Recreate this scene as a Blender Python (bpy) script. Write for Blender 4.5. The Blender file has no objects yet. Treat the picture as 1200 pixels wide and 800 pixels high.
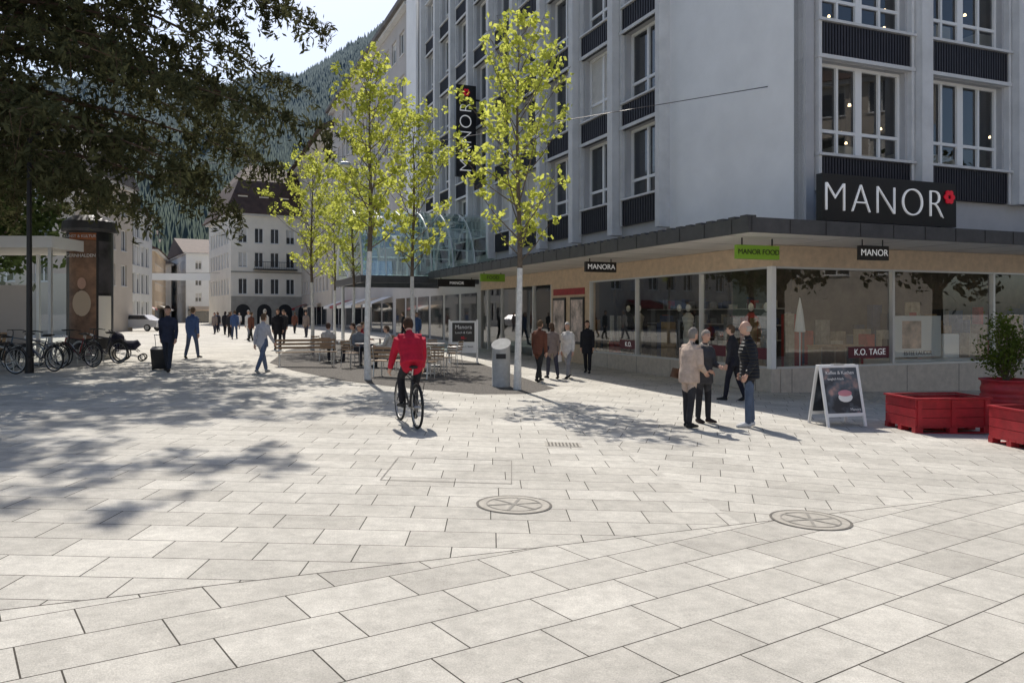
import bpy, math, random
import numpy as np
from mathutils import Vector, Matrix
random.seed(7); rng=np.random.default_rng(7)
scene=bpy.context.scene
def G(x): return -0.03*max(-10.0,min(14.0,x))
# ------------------------------------------------------------------ materials
def newmat(name):
    m=bpy.data.materials.new(name); m.use_nodes=True
    nt=m.node_tree; return m,nt,nt.nodes["Principled BSDF"]
def N(nt,t,**k):
    n=nt.nodes.new(t)
    for a,b in k.items(): setattr(n,a,b)
    return n
def mat(name,col,rough=.6,metal=0,var=0.0,scale=4.0,bump=0.0,bscale=30.0,emit=0,spec=.5):
    m,nt,p=newmat(name)
    p.inputs['Base Color'].default_value=(*col,1); p.inputs['Roughness'].default_value=rough
    p.inputs['Metallic'].default_value=metal; p.inputs['Specular IOR Level'].default_value=spec
    tc=N(nt,'ShaderNodeTexCoord')
    if var:
        n=N(nt,'ShaderNodeTexNoise'); n.inputs['Scale'].default_value=scale; n.inputs['Detail'].default_value=6
        n.inputs['Roughness'].default_value=.65
        nt.links.new(tc.outputs['Object'],n.inputs['Vector'])
        r=N(nt,'ShaderNodeMapRange'); r.inputs[1].default_value=.3; r.inputs[2].default_value=.7
        r.inputs[3].default_value=1-var; r.inputs[4].default_value=1+var
        nt.links.new(n.outputs['Fac'],r.inputs[0])
        v=N(nt,'ShaderNodeVectorMath',operation='SCALE'); v.inputs[0].default_value=col
        nt.links.new(r.outputs[0],v.inputs['Scale']); nt.links.new(v.outputs[0],p.inputs['Base Color'])
    if bump:
        n=N(nt,'ShaderNodeTexNoise'); n.inputs['Scale'].default_value=bscale; n.inputs['Detail'].default_value=4
        nt.links.new(tc.outputs['Object'],n.inputs['Vector'])
        b=N(nt,'ShaderNodeBump'); b.inputs['Strength'].default_value=bump; b.inputs['Distance'].default_value=.02
        nt.links.new(n.outputs['Fac'],b.inputs['Height']); nt.links.new(b.outputs[0],p.inputs['Normal'])
    if emit:
        p.inputs['Emission Color'].default_value=(*col,1); p.inputs['Emission Strength'].default_value=emit
    return m
def leafmat(name,c1,c2,trans=.5,scale=2.5):
    m,nt,p=newmat(name); nt.nodes.remove(p); out=nt.nodes['Material Output']
    tc=N(nt,'ShaderNodeTexCoord'); n=N(nt,'ShaderNodeTexNoise'); n.inputs['Scale'].default_value=scale; n.inputs['Detail'].default_value=8
    n.inputs['Roughness'].default_value=.8
    nt.links.new(tc.outputs['Object'],n.inputs['Vector'])
    r=N(nt,'ShaderNodeMapRange'); r.inputs[1].default_value=.35; r.inputs[2].default_value=.65
    nt.links.new(n.outputs['Fac'],r.inputs[0])
    mx=N(nt,'ShaderNodeMix',data_type='RGBA'); mx.inputs[6].default_value=(*c1,1); mx.inputs[7].default_value=(*c2,1)
    nt.links.new(r.outputs[0],mx.inputs[0])
    d=N(nt,'ShaderNodeBsdfDiffuse'); t=N(nt,'ShaderNodeBsdfTranslucent'); s=N(nt,'ShaderNodeMixShader'); s.inputs[0].default_value=trans
    nt.links.new(mx.outputs[2],d.inputs[0]); nt.links.new(d.outputs[0],s.inputs[1])
    nt.links.new(mx.outputs[2],t.inputs[0]); nt.links.new(t.outputs[0],s.inputs[2]); nt.links.new(s.outputs[0],out.inputs[0])
    return m
def paneglass(name,tint=(.75,.8,.8),refl=1.0,base=.06):
    m,nt,p=newmat(name); nt.nodes.remove(p); out=nt.nodes['Material Output']
    tr=N(nt,'ShaderNodeBsdfTransparent'); tr.inputs[0].default_value=(*tint,1)
    g=N(nt,'ShaderNodeBsdfGlossy'); g.inputs['Roughness'].default_value=.0; g.inputs[0].default_value=(.95,.97,1,1)
    f=N(nt,'ShaderNodeLayerWeight'); f.inputs[0].default_value=.5
    pw=N(nt,'ShaderNodeMath',operation='POWER'); pw.inputs[1].default_value=5; nt.links.new(f.outputs['Facing'],pw.inputs[0])
    a=N(nt,'ShaderNodeMath',operation='MULTIPLY_ADD'); a.inputs[1].default_value=refl; a.inputs[2].default_value=base; a.use_clamp=True
    nt.links.new(pw.outputs[0],a.inputs[0])
    s=N(nt,'ShaderNodeMixShader'); nt.links.new(a.outputs[0],s.inputs[0]); nt.links.new(tr.outputs[0],s.inputs[1]); nt.links.new(g.outputs[0],s.inputs[2])
    nt.links.new(s.outputs[0],out.inputs[0]); return m
M={}
M['wall_blank']=mat('painted_render_light',(.86,.86,.86),.8,var=.06,scale=.6,bump=.15,bscale=60)
M['wall_grey']=mat('painted_render_grey',(.46,.46,.47),.8,var=.1,scale=.8,bump=.15,bscale=60)
M['pilaster']=mat('concrete_pilaster',(.66,.66,.66),.8,var=.1,scale=1.5,bump=.1)
M['rib']=mat('ribbed_dark_metal',(.045,.045,.055),.5,metal=.3,var=.1)
M['frame']=mat('white_window_frame',(.82,.82,.81),.4)
M['winglass']=mat('window_glass_dark',(.03,.035,.04),.04,var=.6,scale=.35,spec=.9)
M['blind']=mat('window_blind',(.6,.58,.54),.8,var=.08)
M['fascia']=mat('dark_fascia_metal',(.085,.085,.09),.45,metal=.4,var=.2,scale=3)
M['soffit']=mat('soffit_panel',(.74,.70,.64),.7,var=.04)
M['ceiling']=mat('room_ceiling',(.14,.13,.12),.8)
M['beige']=mat('travertine',(.64,.49,.34),.6,var=.14,scale=5)
M['plinth']=mat('stone_plinth',(.55,.49,.42),.6,var=.15,scale=6)
M['alu']=mat('aluminium',(.62,.63,.64),.4,metal=.6)
M['black']=mat('black_panel',(.012,.012,.014),.35)
M['white']=mat('white_paint',(.8,.8,.8),.5)
M['whitelit']=mat('white_sign_letters',(.85,.85,.85),.5,emit=.2)
M['red']=mat('red_paint',(.34,.016,.024),.5,var=.3,scale=5,bump=.2)
M['redflower']=mat('red_emblem',(.7,.01,.03),.5,emit=.15)
M['green']=mat('green_sign',(.22,.42,.03),.5)
M['shopglass']=paneglass('shop_glass',(.80,.84,.83),1.0,.12)
M['vault']=paneglass('vault_glass',(.6,.75,.74),1.0,.25)
M['clearglass']=paneglass('clear_glass',(.85,.9,.9),1.0,.08)
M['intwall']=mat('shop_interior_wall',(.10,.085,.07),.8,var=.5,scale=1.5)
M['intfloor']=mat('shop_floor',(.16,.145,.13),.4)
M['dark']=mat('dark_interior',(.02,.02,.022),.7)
M['lamp']=mat('shop_lamp',(1,.82,.55),.5,emit=34)
M['bulb']=mat('pendant_bulb',(1,.72,.42),.5,emit=4)
M['bark']=mat('bark',(.13,.1,.075),.9,var=.3,scale=12,bump=.6,bscale=40)
M['whitebark']=mat('limewashed_bark',(.68,.67,.64),.9,var=.2,scale=10,bump=.4,bscale=30)
M['conbark']=mat('conifer_bark',(.10,.06,.04),.95,var=.3,scale=5,bump=.8,bscale=12)
M['spring']=leafmat('spring_leaves',(.38,.43,.06),(.70,.72,.18),.58,3)
M['conifer']=leafmat('conifer_needles',(.025,.032,.016),(.15,.15,.075),.32,2.6)
M['shrub']=leafmat('shrub_leaves',(.04,.07,.015),(.12,.15,.03),.3,8)
M['hedge']=leafmat('tree_leaves',(.03,.05,.02),(.08,.11,.04),.2,2)
M['steel']=mat('brushed_steel',(.5,.5,.5),.35,metal=.9,var=.1,scale=8)
M['binsteel']=mat('galvanised_sheet',(.40,.40,.39),.85,var=.15,scale=8,spec=.1)
M['blackmetal']=mat('black_metal',(.02,.02,.022),.4,metal=.4)
M['rubber']=mat('rubber',(.015,.015,.015),.8)
M['wood']=mat('wood_slats',(.3,.2,.12),.6,var=.2,scale=10)
M['cream']=mat('cream_plaster',(.82,.77,.68),.85,var=.07,scale=.5)
M['stone']=mat('rusticated_stone',(.36,.34,.3),.85,var=.15,scale=1,bump=.4,bscale=3)
M['tile']=mat('roof_tiles',(.075,.045,.035),.8,var=.35,scale=1.2,bump=.6,bscale=8)
M['slate']=mat('grey_roof',(.14,.13,.125),.8,var=.25,scale=1.0,bump=.5,bscale=6)
M['facA']=mat('plaster_greige',(.48,.45,.43),.85,var=.07,scale=.5)
M['facB']=mat('plaster_beige',(.56,.5,.43),.85,var=.07,scale=.5)
M['facC']=mat('plaster_white',(.74,.74,.72),.85,var=.07,scale=.5)
M['facD']=mat('plaster_ochre',(.60,.47,.34),.85,var=.07,scale=.5)
M['skin']=mat('skin',(.55,.33,.24),.5,var=.08,scale=20)
M['soil']=mat('soil',(.05,.035,.025),.95,var=.4,scale=20,bump=.8)
M['castiron']=mat('cast_iron_and_concrete',(.37,.345,.30),.8,var=.2,scale=14,bump=.5)
M['joint']=mat('dark_joint',(.13,.12,.105),.9,var=.3,scale=8)
M['softjoint']=mat('worn_joint',(.25,.235,.21),.9,var=.35,scale=6)
def cloth(name,col,bump=.5,bs=14): return mat(name,col,.85,var=.2,scale=9,bump=bump,bscale=bs,spec=.2)
# ------------------------------------------------------------------ builder
class B:
    def __init__(s): s.p={}
    def add(s,part,m,vs,fs):
        if part not in s.p: s.p[part]=(m,[],[])
        _,V,F=s.p[part]; o=len(V); V.extend([tuple(v) for v in vs]); F.extend([tuple(i+o for i in f) for f in fs])
    def box(s,part,m,fr,a0,a1,n0,n1,z0,z1):
        ox,oy,dx,dy,nx,ny=fr
        if a1<a0: a0,a1=a1,a0
        if n1<n0: n0,n1=n1,n0
        vs=[(ox+dx*a+nx*n,oy+dy*a+ny*n,z) for z in (z0,z1) for n in (n0,n1) for a in (a0,a1)]
        s.add(part,m,vs,[(0,1,3,2),(4,6,7,5),(0,4,5,1),(2,3,7,6),(0,2,6,4),(1,5,7,3)])
    def pane(s,part,m,fr,a0,a1,n,z0,z1):
        ox,oy,dx,dy,nx,ny=fr
        s.add(part,m,[(ox+dx*a+nx*n,oy+dy*a+ny*n,z) for a,z in ((a0,z0),(a1,z0),(a1,z1),(a0,z1))],[(0,1,2,3)])
    def bm(s,part,m,mx,x0,x1,y0,y1,z0,z1):
        vs=[mx@Vector((x,y,z)) for z in (z0,z1) for y in (y0,y1) for x in (x0,x1)]
        s.add(part,m,vs,[(0,2,3,1),(4,5,7,6),(0,1,5,4),(2,6,7,3),(0,4,6,2),(1,3,7,5)])
    def tube(s,part,m,pts,rad,n=8):
        v,f=tube(pts,rad,n); s.add(part,m,v,f)
    def finish(s,name,loc=(0,0,0),yaw=0,local=False,smooth=()):
        e=bpy.data.objects.new(name,None); scene.collection.objects.link(e); e.location=loc; e.rotation_euler=(0,0,yaw)
        e.empty_display_size=.3
        for part,(m,V,F) in s.p.items():
            me=bpy.data.meshes.new(part); me.from_pydata(V,[],F); me.materials.append(m); me.update()
            o=bpy.data.objects.new(part,me); scene.collection.objects.link(o); o.parent=e
            if part in smooth or smooth==True: me.polygons.foreach_set('use_smooth',[True]*len(me.polygons))
            if not local: o.location=(-loc[0],-loc[1],-loc[2])
        return e
def tube(pts,rad,n=8):
    pts=[Vector(p) for p in pts]; V=[];F=[]
    k=len(pts)
    for i,p in enumerate(pts):
        t=(pts[min(i+1,k-1)]-pts[max(i-1,0)])
        if t.length<1e-9: t=Vector((0,0,1))
        t.normalize()
        ref=Vector((1,0,0)) if abs(t.x)<.85 else Vector((0,1,0))
        a=(ref-t*ref.dot(t)).normalized(); b=t.cross(a)
        r=rad[i] if isinstance(rad,(list,tuple)) else rad
        ra,rb=r if isinstance(r,(list,tuple)) else (r,r)
        for j in range(n):
            w=2*math.pi*j/n; V.append(p+a*math.cos(w)*ra+b*math.sin(w)*rb)
    for i in range(k-1):
        for j in range(n):
            j2=(j+1)%n; F.append((i*n+j,i*n+j2,(i+1)*n+j2,(i+1)*n+j))
    F.append(tuple(reversed(range(n)))); F.append(tuple((k-1)*n+j for j in range(n)))
    return V,F
def ellipsoid(c,r,nu=14,nv=9):
    V=[];F=[]
    V.append((c[0],c[1],c[2]-r[2]))
    for i in range(1,nv):
        ph=-math.pi/2+math.pi*i/nv
        for j in range(nu):
            th=2*math.pi*j/nu
            V.append((c[0]+r[0]*math.cos(ph)*math.cos(th),c[1]+r[1]*math.cos(ph)*math.sin(th),c[2]+r[2]*math.sin(ph)))
    V.append((c[0],c[1],c[2]+r[2])); L=len(V)-1
    for j in range(nu): F.append((0,1+(j+1)%nu,1+j))
    for i in range(nv-2):
        for j in range(nu):
            a=1+i*nu+j;b=1+i*nu+(j+1)%nu; F.append((a,b,b+nu,a+nu))
    for j in range(nu): F.append((L,1+(nv-2)*nu+j,1+(nv-2)*nu+(j+1)%nu))
    return V,F
def ring(c,R,r,axis='x',n=28,m=6,arc=(0,2*math.pi)):
    V=[];F=[]; full=abs(arc[1]-arc[0]-2*math.pi)<1e-6; k=n if full else n+1
    for i in range(k):
        w=arc[0]+(arc[1]-arc[0])*i/n
        for j in range(m):
            q=2*math.pi*j/m; rr=R+r*math.cos(q); h=r*math.sin(q)
            if axis=='x': V.append((c[0]+h,c[1]+rr*math.cos(w),c[2]+rr*math.sin(w)))
            else: V.append((c[0]+rr*math.cos(w),c[1]+rr*math.sin(w),c[2]+h))
    for i in range(n):
        i2=(i+1)%k
        if i+1>=k and not full: continue
        for j in range(m):
            j2=(j+1)%m; F.append((i*m+j,i2*m+j,i2*m+j2,i*m+j2))
    return V,F
def text(body,parent,loc,size,d,m,ext=.01,align='CENTER',sx=1.0,up=(0,0,1),thin=0,space=1):
    c=bpy.data.curves.new('lettering','FONT'); c.body=body; c.size=size; c.extrude=ext; c.align_x=align; c.align_y='CENTER'
    c.offset=-thin; c.space_character=space
    c.materials.append(m); o=bpy.data.objects.new('lettering',c); scene.collection.objects.link(o)
    d=Vector((d[0],d[1],d[2] if len(d)>2 else 0)).normalized(); u=Vector(up); n=d.cross(u)
    mx=Matrix((d,u,n)).transposed().to_4x4(); mx.translation=Vector(loc)
    if parent: 
        o.parent=parent; o.matrix_parent_inverse=Matrix.Identity(4)
        pm=Matrix.Translation(parent.location)@Matrix.Rotation(parent.rotation_euler.z,4,'Z')
        mx=pm.inverted()@mx
    o.matrix_basis=mx@Matrix.Diagonal((sx,1,1,1))
    return o
def leaves(C,size,ratio,bias=None,seed=0):
    r=np.random.default_rng(seed); n=len(C); C=np.asarray(C)
    a=r.normal(size=(n,3)); 
    if bias is not None: a=a*(1-bias[1])+np.array(bias[0])*bias[1]*2
    a/=np.linalg.norm(a,axis=1)[:,None]
    q=r.normal(size=(n,3)); b=np.cross(a,q); b/=np.linalg.norm(b,axis=1)[:,None]
    s=(size*(.6+.8*r.random(n)))[:,None]
    V=np.stack([C-a*s,C+b*s*ratio,C+a*s,C-b*s*ratio],1).reshape(-1,3)
    F=np.arange(4*n).reshape(-1,4)
    return V,F
def meshobj(name,V,F,m,parent=None,smooth=False):
    me=bpy.data.meshes.new(name); V=np.asarray(V,dtype=np.float32); F=np.asarray(F,dtype=np.int32)
    me.vertices.add(len(V)); me.vertices.foreach_set('co',V.ravel())
    k=F.shape[1]; me.loops.add(F.size); me.loops.foreach_set('vertex_index',F.ravel())
    me.polygons.add(len(F)); me.polygons.foreach_set('loop_start',np.arange(0,F.size,k,dtype=np.int32))
    me.update(calc_edges=True); me.validate(); me.materials.append(m)
    if smooth: me.polygons.foreach_set('use_smooth',[True]*len(me.polygons))
    o=bpy.data.objects.new(name,me); scene.collection.objects.link(o)
    if parent: o.parent=parent
    return o
# ------------------------------------------------------------------ ground
def make_ground():
    xs=[-3000,-400,-60,-10]+[-10+i*2 for i in range(1,12)]+[14,60,400,3000]
    ys=[-3000,-200,0,10,20,40,80,200,600,3500]
    V=[(x,y,G(x)) for y in ys for x in xs]; nx=len(xs)
    F=[(j*nx+i,j*nx+i+1,(j+1)*nx+i+1,(j+1)*nx+i) for j in range(len(ys)-1) for i in range(nx-1)]
    m,nt,p=newmat('stone_slab_paving'); L=nt.links.new
    tc=N(nt,'ShaderNodeTexCoord')
    def math_(op,a,b=None,c=None):
        n=N(nt,'ShaderNodeMath',operation=op)
        for i,v in enumerate((a,b,c)):
            if v is None: continue
            if isinstance(v,(int,float)): n.inputs[i].default_value=v
            else: L(v,n.inputs[i])
        return n.outputs[0]
    def zone(ang,w,h,seed):
        mp=N(nt,'ShaderNodeMapping'); mp.inputs['Rotation'].default_value=(0,0,-math.radians(ang)); mp.inputs['Location'].default_value=(500+seed,500,0)
        L(tc.outputs['Object'],mp.inputs[0]); s=N(nt,'ShaderNodeSeparateXYZ'); L(mp.outputs[0],s.inputs[0])
        row=math_('FLOOR',math_('DIVIDE',s.outputs[1],h)); wn=N(nt,'ShaderNodeTexWhiteNoise',noise_dimensions='1D'); L(row,wn.inputs['W'])
        par=math_('MULTIPLY',math_('MODULO',row,2.0),w*.45)
        off=math_('ADD',par,math_('MULTIPLY',wn.outputs['Value'],w*.3))
        c=N(nt,'ShaderNodeCombineXYZ'); L(math_('ADD',s.outputs[0],off),c.inputs[0]); L(s.outputs[1],c.inputs[1])
        b=N(nt,'ShaderNodeTexBrick',offset=0,squash=1); b.inputs['Scale'].default_value=1; b.inputs['Mortar Size'].default_value=.0055
        b.inputs['Mortar Smooth'].default_value=.3; b.inputs['Brick Width'].default_value=w; b.inputs['Row Height'].default_value=h
        b.inputs['Color1'].default_value=(.475,.452,.405,1); b.inputs['Color2'].default_value=(.585,.56,.505,1); b.inputs['Mortar'].default_value=(.06,.053,.044,1)
        L(c.outputs[0],b.inputs['Vector']); return b
    z1=zone(1.5,.70,.42,0); z2=zone(36,.72,.42,3.3); z3=zone(-14,.72,.42,7.7)
    s=N(nt,'ShaderNodeSeparateXYZ'); L(tc.outputs['Object'],s.inputs[0]); x,y=s.outputs[0],s.outputs[1]
    f=math_('SUBTRACT',y,math_('MULTIPLY_ADD',x,.49,6.04))
    mf=math_('LESS_THAN',f,0.0)
    g=math_('SUBTRACT',math_('MULTIPLY_ADD',y,.13,x),2.95); mg=math_('GREATER_THAN',g,0.0)
    mxa=N(nt,'ShaderNodeMix',data_type='RGBA'); L(mg,mxa.inputs[0]); L(z1.outputs[0],mxa.inputs[6]); L(z3.outputs[0],mxa.inputs[7])
    mxb=N(nt,'ShaderNodeMix',data_type='RGBA'); L(mf,mxb.inputs[0]); L(mxa.outputs[2],mxb.inputs[6]); L(z2.outputs[0],mxb.inputs[7])
    seam=math_('LESS_THAN',math_('ABSOLUTE',f),.008)
    mxc=N(nt,'ShaderNodeMix',data_type='RGBA'); L(seam,mxc.inputs[0]); L(mxb.outputs[2],mxc.inputs[6]); mxc.inputs[7].default_value=(.08,.072,.06,1)
    n1=N(nt,'ShaderNodeTexNoise'); n1.inputs['Scale'].default_value=.6; n1.inputs['Detail'].default_value=8; n1.inputs['Roughness'].default_value=.7; L(tc.outputs['Object'],n1.inputs[0])
    n2=N(nt,'ShaderNodeTexNoise'); n2.inputs['Scale'].default_value=110; n2.inputs['Detail'].default_value=3; n2.inputs['Roughness'].default_value=.8; L(tc.outputs['Object'],n2.inputs[0])
    n3=N(nt,'ShaderNodeTexNoise'); n3.inputs['Scale'].default_value=7; n3.inputs['Detail'].default_value=8; n3.inputs['Roughness'].default_value=.75; L(tc.outputs['Object'],n3.inputs[0])
    vo=N(nt,'ShaderNodeTexVoronoi'); vo.inputs['Scale'].default_value=3.1; L(tc.outputs['Object'],vo.inputs['Vector'])
    def mr(o,a,b,c,d):
        r=N(nt,'ShaderNodeMapRange'); 
        for i,v in enumerate((a,b,c,d)): r.inputs[i+1].default_value=v
        L(o,r.inputs[0]); return r.outputs[0]
    k=math_('MULTIPLY',math_('MULTIPLY',mr(n1.outputs[0],.3,.7,.80,1.12),mr(n2.outputs[0],.3,.7,.74,1.22)),mr(n3.outputs[0],.3,.7,.80,1.14))
    k=math_('MULTIPLY',k,mr(vo.outputs['Distance'],.015,.05,.68,1.0))
    v=N(nt,'ShaderNodeVectorMath',operation='SCALE'); L(mxc.outputs[2],v.inputs[0]); L(k,v.inputs['Scale']); L(v.outputs[0],p.inputs['Base Color'])
    p.inputs['Roughness'].default_value=.8; p.inputs['Specular IOR Level'].default_value=.2
    b=N(nt,'ShaderNodeBump'); b.inputs['Strength'].default_value=.6; b.inputs['Distance'].default_value=.01; L(n2.outputs[0],b.inputs['Height']); L(b.outputs[0],p.inputs['Normal'])
    me=bpy.data.meshes.new('ground'); me.from_pydata(V,[],F); me.materials.append(m)
    o=bpy.data.objects.new('ground',me); scene.collection.objects.link(o)
    gm,nt,p=newmat('gravel'); tc=N(nt,'ShaderNodeTexCoord'); vo=N(nt,'ShaderNodeTexVoronoi'); vo.inputs['Scale'].default_value=28
    nt.links.new(tc.outputs['Object'],vo.inputs['Vector'])
    r=N(nt,'ShaderNodeValToRGB'); r.color_ramp.elements[0].color=(.20,.18,.16,1); r.color_ramp.elements[1].color=(.05,.045,.04,1); r.color_ramp.elements[1].position=.75
    nt.links.new(vo.outputs['Distance'],r.inputs[0]); nt.links.new(r.outputs[0],p.inputs['Base Color']); p.inputs['Roughness'].default_value=.9
    bb=N(nt,'ShaderNodeBump'); bb.invert=True; bb.inputs['Strength'].default_value=.8; bb.inputs['Distance'].default_value=.03
    nt.links.new(vo.outputs['Distance'],bb.inputs['Height']); nt.links.new(bb.outputs[0],p.inputs['Normal'])
    Pp=[(1.05,19.56),(.35,18.0),(-.76,17.6),(-2.6,18.6),(-4.23,19.9),(-6.3,22.7),(-7.8,25.5),(-9.4,33),(-9.9,42),(-7.6,42),(-1.23,28.7)]
    me=bpy.data.meshes.new('gravel_bed'); me.from_pydata([(x,y,G(x)+.006) for x,y in Pp],[],[tuple(reversed(range(len(Pp))))]); me.materials.append(gm)
    for pl in me.polygons:
        if pl.normal.z<0: me.flip_normals(); break
    o=bpy.data.objects.new('gravel_bed',me); scene.collection.objects.link(o)
make_ground()
def cover(x,y,R):
    b=B(); z=G(x)
    def zz(px,py,h): return (px,py,G(px)+h)
    n=40
    for (r0,r1,mm,pt,h) in ((R-.025,R,M['joint'],'rim',.006),(R*.70,R*.74,M['softjoint'],'inner_ring',.009),(0,R-.025,M['castiron'],'cover_plate',.005)):
        V=[];F=[]
        for i in range(n):
            w=2*math.pi*i/n
            V+= [zz(x+r0*math.cos(w),y+r0*math.sin(w),h),zz(x+r1*math.cos(w),y+r1*math.sin(w),h)]
        for i in range(n):
            a=2*i;c=2*((i+1)%n); F.append((a,a+1,c+1,c))
        b.add(pt,mm,V,F)
    for i in range(3):
        w=math.pi*i/3+.3; c,s_=math.cos(w),math.sin(w); q=.014; r=R*.70
        V=[zz(x+c*r-s_*q,y+s_*r+c*q,.0085+.0003*i),zz(x-c*r-s_*q,y-s_*r+c*q,.0085+.0003*i),zz(x-c*r+s_*q,y-s_*r-c*q,.0085+.0003*i),zz(x+c*r+s_*q,y+s_*r-c*q,.0085+.0003*i)]
        b.add('spokes',M['softjoint'],V,[(0,1,2,3)])
    b.finish('manhole_cover',(x,y,z))
cover(.02,7.5,.36); cover(2.73,7.25,.36)
b=B()
def flatrect(b,part,m,x0,x1,y0,y1,h):
    b.add(part,m,[(x0,y0,G(x0)+h),(x1,y0,G(x1)+h),(x1,y1,G(x1)+h),(x0,y1,G(x0)+h)],[(0,1,2,3)])
X0,X1,Y0,Y1=-1.4,.0,8.4,9.75
flatrect(b,'joint_front',M['softjoint'],X0,X1,Y0,Y0+.018,.006); flatrect(b,'joint_back',M['softjoint'],X0,X1,Y1-.018,Y1,.006)
flatrect(b,'joint_left',M['softjoint'],X0,X0+.012,Y0+.019,Y1-.019,.006); flatrect(b,'joint_right',M['softjoint'],X1-.012,X1,Y0+.019,Y1-.019,.006)
b.finish('access_hatch',(X0,Y0,G(X0)))
b=B()
for i in range(9): flatrect(b,'slots',M['joint'],.5+i*.05,.525+i*.05,10.92,11.22,.007)
flatrect(b,'grate',M['castiron'],.46,.97,10.88,11.26,.004)
b.finish('drain_grate',(.7,11,G(.7)))
# ------------------------------------------------------------------ frames
u=(-.374,.927); v=(.927,.374); nL=(-.927,-.374); nR=(.374,-.927)
C0=(6.63,20.2); C1=(7.56,20.57)
def along(o,d,a): return (o[0]+d[0]*a,o[1]+d[1]*a)
def frn(o,d,n): return (o[0],o[1],d[0],d[1],n[0],n[1])
def window(b,f,a0,a1,z0,z1,rec=.2,fw=.07,muls=2,rail=None,blind=None,thick=None,clear=False):
    if clear: b.pane('clear_glazing',M['shopglass'],f,a0,a1,-rec,z0,z1)
    else: b.box('glass',M['winglass'],f,a0,a1,-rec-.03,-rec,z0,z1)
    d0,d1=-rec+.002,-rec+.07
    b.box('window_frames',M['frame'],f,a0,a1,d0,d1,z0,z0+fw); b.box('window_frames',M['frame'],f,a0,a1,d0,d1,z1-fw,z1)
    b.box('window_frames',M['frame'],f,a0,a0+fw,d0,d1,z0+fw,z1-fw); b.box('window_frames',M['frame'],f,a1-fw,a1,d0,d1,z0+fw,z1-fw)
    for i in range(1,muls):
        a=a0+(a1-a0)*i/muls; w=fw*.6
        if thick:
            w=fw*1.35 if i==muls//2 else fw*.45
        b.box('window_frames',M['frame'],f,a-w,a+w,d0,d1+.004,z0+fw,z1-fw)
    if rail:
        b.box('window_frames',M['frame'],f,a0+fw,a1-fw,d0,d1-.004,z0+rail,z0+rail+fw)
    if blind: b.box('blinds',M['blind'],f,a0+fw,a1-fw,-rec+.001,-rec+.012,z1-fw-(z1-z0)*blind,z1-fw)
def facade(b,f,L,z0,z1,rows,cols,wm,wpart='walls',th=.3,rec=.2,blinds=.25,sill=True,**kw):
    prev=z0
    for (zb,zt) in rows:
        b.box(wpart,wm,f,0,L,-th,0,prev,zb)
        pa=0
        for (a0,a1) in cols:
            if a0>pa: b.box(wpart,wm,f,pa,a0,-th,0,zb,zt)
            pa=a1
            window(b,f,a0,a1,zb,zt,rec=rec,blind=(random.choice([.25,.5,.9]) if random.random()<blinds else None),**kw)
            if sill: b.box('sills',M['pilaster'],f,a0-.06,a1+.06,-.02,.06,zb-.07,zb+.003)
        if pa<L: b.box(wpart,wm,f,pa,L,-th,0,zb,zt)
        prev=zt
    b.box(wpart,wm,f,0,L,-th,0,prev,z1)
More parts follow.
